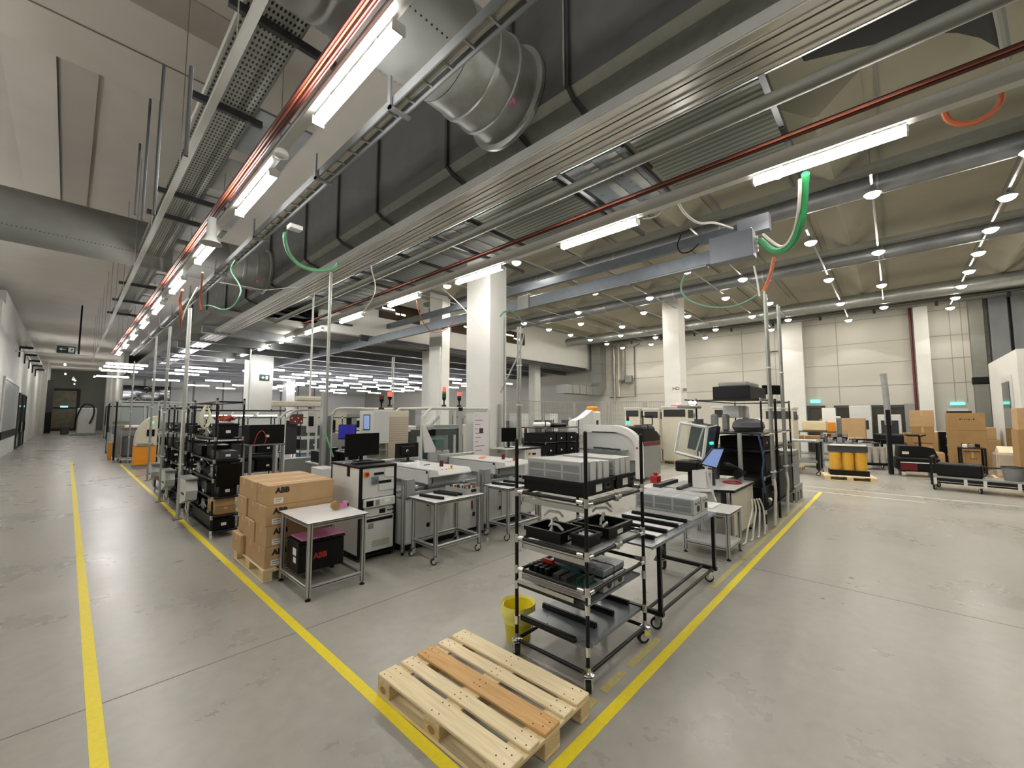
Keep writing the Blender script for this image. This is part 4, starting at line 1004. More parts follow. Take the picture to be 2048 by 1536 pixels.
u = part('supply_unit', MB().box(.06,-.01,.575,.5,.0075,.69,.006), LTG, t); part('screen', MB().box(.28,-.0125,.60,.37,-.0105,.66), SCRK, u)
for q in range(3): part('dial', MB().cyl((.41+.035*q,-.025,.63),(.41+.035*q,-.0105,.63),.011,10), BLACK, u)
part('handle', MB().tube([(.485,-.012,.59),(.485,-.05,.6),(.485,-.05,.67),(.485,-.012,.68)],.006,6), BLACK, u)
u = part('power_unit', MB().box(.05,-.012,.12,.5,.0075,.565,.006), LTG, t)
part('vent_slots', MB().box(.18,-.0145,.17,.44,-.0125,.26), stripes('slotted vent','#c4c0b0','#77756b',2,70,.6,.5,0,.1), u); part('connector_row', MB().box(.1,-.018,.51,.48,-.0125,.55), BLACK, u); part('button_field', MB().box(.12,-.0145,.42,.2,-.0125,.49), MIDG, u)
for (x,y) in ((.05,.05),(W-.05,.05),(.05,D-.05),(W-.05,D-.05)): caster(t,x,y,.024,RND.uniform(-1,1),DKGREY)

def monitor(label, x, y, z, w_, h_, rz, front=SCRK, stand=.13, logo=False, tilt=0.0):
    t = thing('computer_monitor', label, 'monitor', (x,y,z), rz)
    zc = stand+h_/2
    M = Matrix.Translation((0,0,zc)) @ Matrix.Rotation(tilt,4,'X')
    part('bezel', MB().box(-w_/2,-.012,-h_/2,w_/2,.012,h_/2,.005,0,M).box(-w_*.3,.0125,-h_*.3,w_*.3,.035,h_*.3,.01,0,M), BLACK, t)
    part('screen', MB().box(-w_/2+.008,-.0135,-h_/2+.02,w_/2-.008,-.0122,h_/2-.008,0,0,M), front, t)
    part('stand', MB().box(-.03,.02,.012,.03,.04,zc,.006), BLACK, t); part('stand_base', MB().box(-.11,-.08,0,.11,.09,.011,.004), BLACK, t)
    return t
monitor('large black monitor on top of the tall test cabinet', 3.03,5.86,1.252,.56,.335,math.radians(4),stand=.07)
t = solo('keyboard','black keyboard lying in front of the monitor on the test cabinet','keyboard',MB().box(-.22,-.07,0,.22,.07,.018,.005),BLACK,(2.95,5.52,1.252),math.radians(-3))
part('key_field', MB().box(-.21,-.06,.0185,.21,.06,.022), stripes('key rows','#2a2a2c','#141415',0,55,.82,.6,0,.2), t)

# ---------------------------------------------------------------- two press stations with hoods
def press_station(label, ox, leg2=True):
    t = thing('press_station', label, 'machine', (3.23+ox,5.06,0))
    part('cabinet_body', MB().box(.05,.05,.11,1.42,1.74,.74,.005), LTG, t)
    for x in (.055,.5,.95): part('door', MB().box(x,.036,.13,x+.37,.049,.72,.003), LTG, t)
    for x,z in ((.43,.3),(.43,.6),(.97,.3),(1.32,.6),(1.32,.3)): part('hinge', MB().box(x,.02,z,x+.045,.0355,z+.06,.004), BLACK, t)
    part('door_pull', MB().cyl((1.30,.02,.42),(1.30,.02,.55),.014,8), DKRED, t)
    for x,y in ((0,0),(1.41,0),(0,1.75),(1.41,1.75)):
        part('corner_post', alu(MB(),x,y,.04,x+.045,y+.045,1.0 if y > 1 or x > 1 else .95), AL2, t); part('foot', MB().cyl((x+.022,y+.022,0),(x+.022,y+.022,.04),.02,10), BLACK, t)
    part('plinth', MB().box(.08,.12,.03,1.38,1.7,.1095), BLACK, t)
    part('conveyor_bed', MB().box(.05,.05,.745,1.40,1.74,.765), STEEL, t)
    for y in (.15,.45): part('conveyor_rail', MB().box(.06,y,.767,1.38,y+.05,.80), ALU, t)
    part('side_box', MB().box(.055,.0,.77,.2,.14,1.02,.005), MIDG, t)
    for k in range(5): part('drive_part', MB().cbox(.3+.1*k,.3+.06*(k % 3),.82,.07,.05,.05+.03*(k % 2),.005,0,.4*k), (DKGREY,GALV,LTG)[k % 3], t)
    part('hood_side', MB().box(.72,.42,.84,.735,1.78,1.04).box(.715,.43,.80,.755,.47,1.04).box(.715,.43,1.0,.755,1.78,1.04), LTG, t)
    part('hood_top', MB().box(.72,.50,1.045,1.40,1.78,1.065,.004), LAM, t)
    part('hood_front', MB().box(.757,.42,.80,1.39,.44,1.0), LTG, t)
    part('console', MB().prism([(.16,1.0),(.16,.98),(.44,.93),(.5,.97),(.5,1.063),(.2,1.063)],.74,1.40,'x'), LAM, t)
    part('handle', MB().tube([(.78,.41,.84),(.78,.38,.85),(.78,.38,.93),(.78,.41,.94)],.008,6), BLACK, t)
    s = part('signal_lamp', MB().cyl((1.12,.60,1.066),(1.12,.60,1.16),.032,16), DKRED, t); part('lamp_cap', MB().cyl((1.12,.60,1.1605),(1.12,.60,1.165),.034,16), DKRED, s)
    e = part('emergency_plate', MB().box(1.02,.22,1.0645,1.10,.3,1.068), YPLA, t); part('stop_knob', MB().cyl((1.06,.26,1.0685),(1.06,.26,1.095),.014,10).cyl((1.06,.26,1.0955),(1.06,.26,1.11),.022,12), ORANGE if ox == 0 else RED, e)
    part('push_button', MB().cyl((.94,.24,1.0635),(.94,.24,1.072),.011,8), BLACK, t); part('push_button', MB().cyl((.86,.24,1.0635),(.86,.24,1.072),.011,8), BLACK, t)
    part('rear_duct', MB().box(.5,1.80,.95,1.44,1.89,1.12,.005), ALU, t)
    return t
press_station('white press station with a sloping hood behind the nearest wheeled aluminium table',0)
press_station('second white press station, nearer to the big white column',1.5)
solo('marker_pen','pair of grey pens lying on the hood of the nearest press station','pen',MB().cyl((0,0,.008),(.14,.02,.008),.007,8),BLUECAB,(4.2,5.95,1.067))
solo('sheet_of_paper','white sheet of paper lying on the hood of the nearest press station','paper',MB().box(0,0,0,.3,.21,.002),PAPER,(4.05,6.3,1.067),.2)
solo('orange_glove','orange glove lying on the hood of the second press station','glove',MB().box(-.12,-.05,0,.08,.05,.018,.008).box(.08,-.03,0,.16,.0,.014,.005),mat('orange cloth','#e08a55',.8,var=.08),(5.75,6.15,1.067),.5)

def bar(lab, x, y, z, L, rz=PI/2, group=None):
    return solo('black_bar', lab, 'bar', MB().box(-L/2,-.02,0,L/2,.02,.028,.004).box(-L/2,-.012,.029,L/2,.012,.036).box(-L/2+.02,-.0205,.008,L/2-.02,.0205,.02), BLACK, (x,y,z), rz, group)
alu_table('wheeled_table','aluminium table on wheels carrying an open grey tray of components',3.32,4.43,4.13,4.98,.80, low=.24, casters=True, over=.03)
alu_table('wheeled_table','second aluminium table on wheels, in front of the press station nearer the column',4.70,4.44,5.52,4.94,.80, low=.24, casters=True, over=.03)
bar('black bar lying nearest to the corner of the first wheeled table',3.45,4.70,.802,.44,math.radians(100))
bar('black bar lying in the middle of the first wheeled table',3.72,4.74,.802,.44,math.radians(100))
bar('black bar next to the component tray on the first wheeled table',3.80,4.74,.802,.44,math.radians(100))
bar('black bar lying nearest to the corner of the second wheeled table',4.85,4.69,.802,.44,math.radians(100)); bar('black bar farther back on the second wheeled table',5.12,4.69,.802,.44,math.radians(100))
def tray(lab, x, y, z, wx, wy, comps, rz=0):
    t = thing('component_tray', lab, 'tray', (x,y,z), rz)
    part('tray_body', MB().box(-wx/2,-wy/2,0,wx/2,wy/2,.01).box(-wx/2,-wy/2,.0105,-wx/2+.01,wy/2,.075).box(wx/2-.01,-wy/2,.0105,wx/2,wy/2,.075).box(-wx/2+.011,-wy/2,.0105,wx/2-.011,-wy/2+.01,.075).box(-wx/2+.011,wy/2-.01,.0105,wx/2-.011,wy/2,.075), MODG, t)
    part('dark_opening', MB().box(wx/2-.16,-wy/2-.0025,.02,wx/2-.06,-wy/2-.0005,.06), BLACK, t)
    for k in range(comps):
        part('component', (MB().cyl((0,0,0),(0,0,RND.uniform(.03,.05)),.016,10) if k % 2 else MB().box(-.022,-.018,0,.022,.018,RND.uniform(.03,.055),.003)), (CHROME,BLACK,RED,GOLD,LTG,PCB)[k % 6], t, loc=(-wx/2+.05+(wx-.1)*((k*.618) % 1),-wy/2+.04+(wy-.08)*((k*.381) % 1),.05))
    part('board', MB().box(-wx/2+.02,-wy/2+.02,.03,wx/2-.02,wy/2-.02,.049), PCB, t)
    return t
tray('open grey tray of colourful components on the first wheeled table',4.03,4.74,.803,.26,.46,18)
tray('open tray of bluish components on the second wheeled table',5.38,4.70,.803,.3,.44,14)
# second test cabinet with a monitor behind the pipe rack trolley
t = thing('test_cabinet','white test cabinet with a grey top seen behind the pipe rack trolley','cabinet',(7.72,6.72,0))
part('body', MB().box(0,0,.08,.62,.5,1.08,.01), LAM, t); part('front_panel', MB().box(.06,-.008,.2,.58,-.001,1.05), LTG, t)
part('top_plate', MB().box(-.02,-.02,1.081,.64,.52,1.115,.006), BLACK, t); part('worktop', MB().box(-.72,-.06,1.12,.1,.50,1.14), LAM, t); part('worktop_leg', MB().box(-.70,-.04,0,-.66,.0,1.119), ALU, t)
k = part('main_switch', MB().box(.1,-.016,.93,.18,-.009,1.01), YPLA, t); part('switch_knob', MB().cyl((.14,-.04,.97),(.14,-.0165,.97),.025,12), RED, k)
part('latch', MB().box(.26,-.02,.93,.40,-.009,.98,.005), BLACK, t); part('cable_notch', MB().box(-.003,.2,.95,-.0005,.3,1.1), BLACK, t)
for (x,y) in ((.06,.06),(.56,.06),(.06,.44),(.56,.44)): caster(t,x,y,.028,.3,DKGREY)
monitor('small square black monitor on the grey cabinet top behind the pipe rack trolley',7.33,6.90,1.142,.38,.34,math.radians(-30),stand=.14)

# ---------------------------------------------------------------- long grey flow table
t = thing('flow_table','black pipe table with a grey sheet top behind the pipe rack trolley','table',(3.50,1.60,0))
TW = 1.74
part('sheet_top', MB().box(0,0,.775,TW,.78,.79).box(0,-.006,.765,TW,-.0005,.792), STEEL, t)
for x in (.22,TW-.02):
    for y in (.03,.62):
        part('leg', MB().box(x-.02,y-.018,.17,x+.02,y+.018,.774,.004), BLACKP, t)
part('foot_beam', MB().box(TW-.045,.0,.13,TW+.005,.70,.169,.004), BLACKP, t); part('foot_beam', MB().box(.2,.0,.13,.245,.70,.169,.004), BLACKP, t)
part('gusset', MB().prism([(TW-.3,.17),(TW-.02,.17),(TW-.02,.30)],.6,.64,'y'), BLACKP, t)
part('long_rail', MB().cyl((.25,.04,.15),(TW-.05,.04,.15),.016,10), BLACKP, t); part('long_rail', MB().cyl((.25,.16,.15),(TW-.05,.16,.15),.016,10), BLACKP, t)
for (x,y) in ((TW-.05,.06),(TW-.05,.62),(.24,.06),(.24,.62)): caster(t,x,y,.05,RND.uniform(-.6,.6))
for i,x in enumerate((3.72,4.0,4.28,4.52)):
    bar('long black guide bar across the grey sheet table, %s from the pipe rack trolley' % ORD[i], x,1.98,.792,.62,PI/2)
for i,x in enumerate((3.86,4.14,4.4)):
    solo('light_strip','pale flat strip lying between the guide bars, %s from the pipe rack trolley' % ORD[i],'strip',MB().box(-.06,-.31,0,.06,.31,.012,.003),LTG,(x,1.99,.792))
MG2 = stripes('grey vent slots','#aeb3b3','#7c8486',1,1.0,2,.3,.3,0)
for i,x in enumerate((4.76,5.01)):
    t = thing('grey_module','large pale grey module on the sheet table, %s' % ('nearest to the guide bars' if i == 0 else 'at the table end'),'module',(x,1.98,.792))
    part('case', MB().box(-.115,-.33,.05,.115,.33,.225,.006), MODG, t); part('base_plate', MB().box(-.118,-.33,0.001,.115,.33,.049), LAM, t)
    for k in range(3):
        y = -.315+k*.215
        part('vent_grille', MB().box(-.1162,y,.14,-.1153,y+.19,.21), BLUEBOX if False else MESHG, t); part('vent_grille', MB().box(-.1162,y,.08,-.1153,y+.19,.13), MESHG, t)
        for q in range(3): part('vent_grille', MB().box(-.1+.07*q,y,.2253,-.045+.07*q,y+.19,.2262), MESHG, t)
    part('end_plate', MB().box(-.1,-.338,.06,.1,-.3305,.215), LTG, t)
    part('socket', MB().box(-.0,-.345,.08,.06,-.3385,.14), BLACK, t); part('terminal', MB().cyl((-.05,-.36,.18),(-.05,-.3385,.18),.018,10), GALV, t); part('terminal', MB().cyl((.03,-.36,.18),(.03,-.3385,.18),.018,10), GALV, t)
# ================================================================ MIDDLE OF THE CELL
def pipe_rack(label, x0, y0, x1, y1, h, shelves, plate=BLACKP, open_top=False, casters=True, name='pipe_rack', cat='rack'):
    t = thing(name, label, cat, (x0,y0,0)); W,D = x1-x0,y1-y0
    for (x,y) in ((0,0),(W,0),(0,D),(W,D)):
        part('post', MB().cyl((x,y,.1 if casters else .02),(x,y,h),.0155,10), BLACKP, t)
        part('foot', MB().cyl((x,y,0),(x,y,.10),.018,10), LTG, t)
        for z in shelves: part('pipe_joint', MB().cyl((x,y,z-.035),(x,y,z+.03),.021,10), CHROME, t)
    for z in shelves:
        part('shelf_pipe', MB().cyl((.0,.02,z),(.0,D-.02,z),.0145,8), BLACKP, t); part('shelf_pipe', MB().cyl((W,.02,z),(W,D-.02,z),.0145,8), BLACKP, t)
        part('shelf_pipe', MB().cyl((.02,0,z),(W-.02,0,z),.0145,8), BLACKP, t); part('shelf_pipe', MB().cyl((.02,D,z),(W-.02,D,z),.0145,8), BLACKP, t)
        if z < h-.1 or not open_top: part('shelf_board', MB().box(.02,.02,z+.0005,W-.02,D-.02,z+.012), plate, t)
    return t
def box_thing(name, label, cat, x0,y0,z0,x1,y1,z1, m, group=None, c=.006, extra=None, rz=0):
    t = thing(name, label, cat, ((x0+x1)/2,(y0+y1)/2,z0), rz, group)
    a,b,h = (x1-x0)/2,(y1-y0)/2,z1-z0
    part('body', MB().box(-a,-b,0,a,b,h,c), m, t)
    if extra: extra(t,a,b,h)
    return t
def tag_white(t,a,b,h): part('paper_label', MB().box(-min(a*.3,.04),-b-.0012,h*.35,min(a*.2,.03),-b-.0004,h*.35+min(h*.3,.045)), PAPER, t)
def lidded(t,a,b,h):
    part('rim', MB().box(-a-.008,-b-.008,h+.0005,a+.008,b+.008,h+.03,.004), BLACK, t); tag_white(t,a,b,h)
# ---- three black racks along the aisle
SH = (.33,.62,.90,1.20,1.55)
racks = [(7.9,9.6,2.20),(10.2,11.7,2.15),(12.4,13.9,2.15)]
rname = ('nearest the cartons','second from the cartons','farthest from the cartons')
for j,(y0,y1,h) in enumerate(racks):
    pipe_rack('tall black pipe rack beside the aisle tape, %s' % rname[j], 1.62,y0,1.99,y1,h,(.10,)+SH+(h-.06,), open_top=True)
    for k,z in enumerate((.115,)+tuple(s+.014 for s in SH)):
        kw = ('lowest','second','third','fourth','fifth','sixth')[k]
        if j == 0 and k == 1:
            carton('carton','flattened brown carton on a low shelf of the nearest aisle rack',1.68,7.98,z,1.96,8.5,z+.12,CARD2,tape=True)
            carton('carton','open brown carton on top of the flattened one in the nearest aisle rack',1.67,7.99,z+.122,1.95,8.45,z+.26,CARD,tape=True)
        n = 1 if j == 0 and k == 0 else 3; seg = (y1-y0-.1)/n
        for q in range(n):
            if j == 0 and k in (1,5) and q == 0: continue
            ya = y0+.05+seg*q; hh = (.20,.14,.19,.11,.22,.16,.2)[(k*3+q+j) % 7]; xa = 1.65+.03*((k+q) % 3)
            ex = lidded if (k+q+j) % 2 else tag_white
            if (k+2*q+j) % 4 == 3:
                t = thing('dark_assembly','dark cabled assembly, %s on the %s shelf of the aisle rack %s' % (('front','centre','rear')[q],kw,rname[j]),'assembly',(1.8,ya+seg/2,z+.001))
                part('body', MB().box(-.12,-seg*.38,0,.14,seg*.36,.09,.03), DKGREY, t)
                part('coil', MB().cyl((-.02,-.12,.091),(-.02,.1,.15),.04,12), BLACK, t); part('bracket', MB().box(-.14,-seg*.2,.0,-.125,seg*.2,.16), GALV, t)
                part('lead', MB().tube(spline([(-.13,-.2,.05),(-.16,-.1,.14),(-.13,.05,.09),(-.155,.15,.02)],5),.008,6), WCAB, t)
            else:
                box_thing('lidded_crate' if ex is lidded else 'parts_crate','black %scrate, %s on the %s shelf of the aisle rack %s' % ('lidded ' if ex is lidded else 'open ',('front','centre','rear')[q],kw,rname[j]),'crate',xa,ya,z,1.955,ya+seg-.04-.05*((k+q) % 2),z+hh-.03,(BLACK,BLACK,DKGREY)[(k*2+q) % 3],extra=ex)
    for q in range(3):
        box_thing('small_part','small silvery part lying on a shelf edge of the aisle rack %s' % rname[j],'part',1.638,y0+.3+.4*q,.346+.287*q,1.648,y0+.42+.4*q,.39+.287*q,(GALV,LTG,ALU)[q],group='silvery parts on the aisle rack %s' % rname[j],c=.003)
box_thing('wide_crate','wide dark crate filled with red cuttings at the top of the nearest rack','crate',1.67,7.98,1.57,1.95,8.40,1.76,BLACK,extra=lidded)
cr = MB()
for q in range(60): cr.cbox(1.70+RND.random()*.2,8.05+RND.random()*.28,1.85+RND.random()*.05,.09,.03,.012,0,0,RND.random()*6,RND.random(),RND.random())
solo('red_cuttings','heap of red and pale foil cuttings on the wide dark crate of the nearest rack','cuttings',cr,mat('red foil','#b25a4c',.5,var=.4,scale=20),kind='stuff')
box_thing('hanging_screen','square dark panel hanging on the nearest aisle rack below the red cuttings','panel',1.645,7.845,.80,1.965,7.87,1.15,SCRK,c=.004)
# grey control boxes hanging on the aisle side
for i,(y,z,s) in enumerate(((9.15,.36,.46),(11.3,.34,.42),(13.3,.33,.40))):
    t = thing('control_box','pale grey control box with crumpled cover on the aisle side, %s from the cardboard stack' % ORD[i],'control box',(1.53,y,z))
    part('body', MB().prism([(-.24*s/.46,.12),(.24*s/.46,.0),(.27*s/.46,s),(-.2*s/.46,s),(-.3*s/.46,s*.6)],-.09,.07,'x'), LTG, t)
    part('cover_flap', MB().box(-.1,-.3*s/.46,s+.001,.075,.28*s/.46,s+.035,.012), WFAB, t)
    part('hook', MB().tube([(-.02,.0,.1),(-.04,-.03,-.05),(-.02,-.1,-.12),(-.03,-.18,-.04),(-.03,-.2,.1)],.016,7), LTG, t)
    part('switch_strip', MB().box(-.098,-.12,s*.42,-.091,.1,s*.5), BLACK, t)
def tube_post(label, x, y, z0, z1, r=.028, n=1, gap=.06, m=GALV, base=True, bands=True, square=False, lean=(0,0)):
    t = thing('service_pole', label, 'pole', (x,y,z0))
    for k in range(n):
        c = (k-(n-1)/2)*gap
        if square: part('tube', MB().box(-r,c-r,0,r,c+r,z1-z0,.006), m, t)
        else: part('tube', MB().cyl((0,c,0),(lean[0],c+lean[1],z1-z0),r,10), m, t)
    if bands and n > 1:
        for z in (.25,.5,.75): part('clamp_band', MB().box(-r-.01,-(n-1)*gap/2-r-.01,(z1-z0)*z,r+.01,(n-1)*gap/2+r+.01,(z1-z0)*z+.03,.004), LTG, t)
    if base: part('foot_plate', MB().box(-.07,-.07,0,.07,.07,.012), GALVD, t)
    return t
tube_post('twin grey service pole rising from the nearest aisle rack to the ladder',1.50,9.85,0.001,3.98,.028,2,.07,ALU)
tube_post('twin galvanised service pole at the second aisle rack',1.50,12.1,0.001,3.95,.024,2,.06,GALV)
tube_post('triple pale service pole beyond the aisle racks',1.72,16.3,0.001,4.3,.022,3,.07,GALV)
tube_post('twin thin pole far along the aisle',1.75,22.6,0.001,4.1,.022,2,.12,GALV)
solo('hanging_lead','white cable hanging down the nearest aisle pole','cable',MB().tube(spline([(1.46,9.72,2.0),(1.45,9.66,1.55),(1.47,9.7,1.2),(1.46,9.62,.9)],6),.01,6),WCAB)
solo('hanging_lead','white cable loop hanging at the second aisle pole','cable',MB().tube(spline([(1.42,12.0,2.1),(1.42,11.8,1.8),(1.42,12.2,1.55),(1.42,12.0,1.4),(1.42,12.05,.95)],6),.01,6),WCAB)
t = thing('hanging_cable_coil','bunch of cream cable loops hanging above the second aisle rack','cable',(1.85,9.88,1.75))
for q in range(6): part('cable_loop', MB().tube(spline([(0,-.04+.02*q,.4),(-.06-.01*q,-.04,.1),(-.02,.0,-.08),(.05+.01*q,.03,.1),(.02,.02*q,.4)],5),.012,6), mat('cream cable %d' % q,'#d8d6b8',.5,var=.05), t)
# ---- kiosk, trolley, guard cell farther along
t = thing('service_kiosk','orange and cream machine housing with a curved top beside the aisle','machine',(1.72,20.1,0))
part('base', MB().box(0,0,.0,.62,.62,.10), MIDG, t); part('orange_panel', MB().box(-.012,.02,.11,.6,.6,.80,.02), ORANGE, t)
arc = [(.0,.81),(0,.95)]+[(.62-.62*math.cos(PI/2*k/8)*1.0, .95+.95*math.sin(PI/2*k/8)) for k in range(1,9)]+[(.62,.81)]
part('curved_hood', MB().prism([(x,z) for x,z in arc],.0,.62,'y'), BEIGE, t); part('screen', MB().box(.30,-.018,1.15,.52,-.002,1.4), SCRK, t)
part('indicator', MB().box(.4,-.03,1.62,.47,-.002,1.69), LEDG, t); part('handle', MB().box(.05,-.02,.82,.5,-.002,.9), MIDG, t)
t = thing('cushion_trolley','silver tube trolley draped with a dark grey cover in front of the guard cell','trolley',(1.55,22.95,0))
for (x,y) in ((0,0),(.75,0),(0,1.0),(.75,1.0)): part('post', MB().cyl((x,y,.12),(x,y,1.5),.02,8), CHROME, t); caster(t,x,y,.055,.4)
part('deck', MB().box(0,0,.2,.75,1.0,.23), STEEL, t); part('cover', MB().box(.04,.02,.24,.71,.98,1.05,.05), mat('quilted grey cover','#4b4c50',.8,var=.2,scale=6), t)
part('top_shelf', MB().box(-.02,-.02,1.35,.77,1.02,1.38), DKRED, t); part('white_parcel', MB().box(.1,.2,1.381,.65,.8,1.5,.03), PAPER, t)
for z in (.16,1.1,1.3): part('side_bar', MB().cyl((0,-.002,z),(.75,-.002,z),.015,8), CHROME, t)
def guard_cell(label, x0,y0,x1,y1,h, nx, ny, m=ALU, pane=True):
    t = thing('guard_cell', label, 'enclosure', (x0,y0,0)); W,D = x1-x0,y1-y0; p = .06
    for i in range(nx+1):
        for y in (0,D): part('post', MB().box(i*W/nx-p/2,y-p/2,0,i*W/nx+p/2,y+p/2,h), m if i else BLACK, t)
    for j in range(1,ny):
        for x in (0,W): part('post', MB().box(x-p/2,j*D/ny-p/2,0,x+p/2,j*D/ny+p/2,h), m, t)
    for z in (h-p,):
        part('top_bar', MB().box(-p/2,-p/2,z+p+.001,W+p/2,p/2,z+2*p), m, t); part('top_bar', MB().box(-p/2,D-p/2,z+p+.001,W+p/2,D+p/2,z+2*p), m, t)
        part('top_bar', MB().box(-p/2,p/2,z+p+.001,p/2,D-p/2,z+2*p), m, t); part('top_bar', MB().box(W-p/2,p/2,z+p+.001,W+p/2,D-p/2,z+2*p), m, t)
    if pane:
        for i in range(nx):
            part('clear_pane', MB().box(i*W/nx+p/2,-.004,1.1,(i+1)*W/nx-p/2,.004,h-.01), GLASS, t); part('lower_panel', MB().box(i*W/nx+p/2,-.008,.1,(i+1)*W/nx-p/2,.008,1.05), MIDG, t)
        for j in range(ny):
            part('clear_pane', MB().box(-.004,j*D/ny+p/2,1.1,.004,(j+1)*D/ny-p/2,h-.01), GLASS, t); part('lower_panel', MB().box(-.008,j*D/ny+p/2,.1,.008,(j+1)*D/ny-p/2,1.05), LTG, t)
    return t
guard_cell('large aluminium guard cell with clear panes beyond the cushion trolley',1.45,24.6,4.2,29.5,2.5,2,2)
box_thing('yellow_case','yellow case standing at the corner of the large guard cell','case',1.30,24.9,.002,1.40,25.5,.75,ORANGE)
guard_cell('farther guard cell with a black door frame near the aisle end',2.2,46,4.6,48.5,2.6,1,1,BLACK)
box_thing('pale_cabinet','pale cabinet with a wooden top inside the farther guard cell','cabinet',2.5,46.4,.002,3.6,47.4,1.2,BEIGE,extra=lambda t,a,b,h: part('wood_top', MB().box(-a,-b,h+.001,a,b,h+.2), CARD2, t))
t = thing('floor_scrubber','grey vacuum unit with a black hose loop standing at the aisle end','vacuum',(1.15,57.0,0))
part('base', MB().box(-.9,-.5,.02,.9,.5,.12,.02), PINK if False else WFAB, t); part('body', MB().box(-.5,-.3,.121,.8,.4,2.6,.08), LTG, t); part('hose', MB().tube(spline([(-.6,-.35,.5),(-.5,-.4,1.8),(-.1,-.4,2.9),(.5,-.4,2.8),(.6,-.4,2.0),(.35,-.4,1.1)],6),.06,8), BLACK, t)
part('suction_head', MB().box(-1.5,-.4,.1,-.95,.2,.9,.05), DKGREY, t)
t = thing('window_banner','wide dark glazed band with white scribbled lines on the far wall','window band',(1.2,49.5,0))
wb = part('dark_glass', MB().box(2.02,.0,3.0,5.2,.05,4.55), GLASSD, t)
mb = MB()
for q in range(16):
    x = 2.15+RND.random()*2.6; z = 3.1+RND.random()*1.25; L = .2+RND.random()*.4; s = RND.uniform(-.1,.1)
    mb.tube(spline([(x,-.02,z),(x+L*.3,-.02,z+.08+s),(x+L*.7,-.02,z+.06),(x+L,-.02,z-.05+s)],4),.03,5)
part('scribble', mb, PAPER, t, kind='stuff'); part('lower_sheet', MB().box(2.02,.0,.0,5.2,.06,2.98), LTG, t)
# exit sign on the aisle
t = thing('hanging_exit_sign','dark green running-man exit sign hanging over the aisle','sign',(-.21,30.0,4.98))
part('panel', MB().box(-.31,-.03,0,.32,.03,.36,.005), SIGNG, t); part('frame', MB().rframe(.68,.40,.02,.05,Matrix.Translation((.005,0,.18))), ALU, t)
part('arrow', MB().prism([(-.24,.19),(-.14,.27),(-.14,.21),(-.02,.21),(-.02,.17),(-.14,.17),(-.14,.11)],-.034,-.031,'y'), PAPER, t)
part('door_symbol', MB().box(.08,-.034,.06,.27,-.0315,.30), PAPER, t); part('running_figure', MB().prism([(.15,.1),(.18,.17),(.16,.22),(.21,.25),(.24,.2),(.2,.18),(.23,.09),(.2,.16)],-.037,-.0345,'y').cyl((.2,-.037,.275),(.2,-.0345,.275),.018,8), SIGNG, t)
part('hanging_arm', MB().box(.40,-.05,0,.47,.05,ZC-5.0), BLACK, t); part('hanging_beam', MB().box(-1.6,-.04,-.09,.9,.04,-.03), ALU, t)
t = thing('wall_shelf_tray','white cable trays on black brackets high on the aisle wall','cable tray',(-1.93,32.5,5.6))
for k in range(2): part('tray', MB().box(.1+.22*k,0,.0+.0*k,.25+.22*k,22,.12), COLM, t)
for k in range(5): part('bracket', MB().box(0,1.5+4*k,-.12,.5,1.6+4*k,-.01).box(0,1.5+4*k,-.6,.06,1.6+4*k,-.12), BLACK, t)
# ---- workplaces between racks and poles
def desk(label, x0,y0,x1,y1,h=.8,m=MIDG):
    t = thing('workbench', label, 'workbench', (x0,y0,0)); W,D = x1-x0,y1-y0
    part('worktop', MB().box(0,0,h-.03,W,D,h,.003), m, t)
    for (x,y) in ((.02,.02),(W-.065,.02),(.02,D-.065),(W-.065,D-.065)): part('leg', MB().box(x,y,0,x+.045,y+.045,h-.031), ALU, t)
    part('lower_tray', MB().box(.03,.03,.25,W-.03,D-.03,.27), STEEL, t)
    return t
t = desk('grey workbench carrying the big black labelled crate',2.36,8.95,3.0,9.5,1.37)
box_thing('big_crate','big black crate with a paper label on the grey workbench behind the cardboard stack','crate',2.37,8.97,1.372,2.98,9.46,1.74,BLACK,extra=tag_white)
solo('hanging_leads','red and white leads hanging over the big black labelled crate','cable',MB().tube(spline([(2.44,8.94,1.38),(2.5,8.93,1.58),(2.58,8.93,1.62),(2.64,8.93,1.5),(2.62,8.94,1.38)],6),.01,6),RED)
t = thing('swivel_stool','black round stool under the grey workbench','stool',(2.72,8.60,0))
part('seat', MB().lathe([(.0001,.55),(.2,.55),(.22,.58),(.2,.63),(.0001,.64)],20), BLACK, t); part('column', MB().cyl((0,0,.08),(0,0,.55),.03,10), CHROME, t)
for k in range(5): part('base_arm', MB().cyl((0,0,.1),(.25*math.cos(k*1.257),.25*math.sin(k*1.257),.05),.02,8), BLACK, t)
pipe_rack('tall black frame rack with bench lamps behind the nearest aisle rack',2.15,11.9,3.95,13.0,2.1,(.5,.95,1.35,2.04),open_top=True)
for i,(x,lab) in enumerate(((2.40,'nearer to the aisle'),(2.95,'in the middle'),(3.50,'nearer to the curved enclosures'))):
    t = thing('hanging_bench_lamp','long white lit lamp under the frame of the black rack, %s' % lab,'lamp',(x,11.8,1.93))
    part('shade', MB().prism([(-.24,.0),(.24,.0),(.2,.08),(-.2,.08)],-.07,.07,'y'), LTG, t); part('tube', MB().cyl((-.22,0,-.012),(.22,0,-.012),.011,8), TUBE, t)
for k in range(9):
    box_thing('parts_crate','dark parts crate on the black frame rack, %s from the aisle on the %s shelf' % (ORD[k % 3],('lowest','second','third')[k//3]),'crate',2.22+.57*(k % 3),12.0,(.515,.965,1.365)[k//3],2.74+.57*(k % 3),12.8,(.515,.965,1.365)[k//3]+.26,(BLACK,DKGREY,BLACK)[k % 3],extra=lidded)
desk('long white workbench behind the tall grey pole',3.5,8.6,4.7,9.25,.95,LAM)
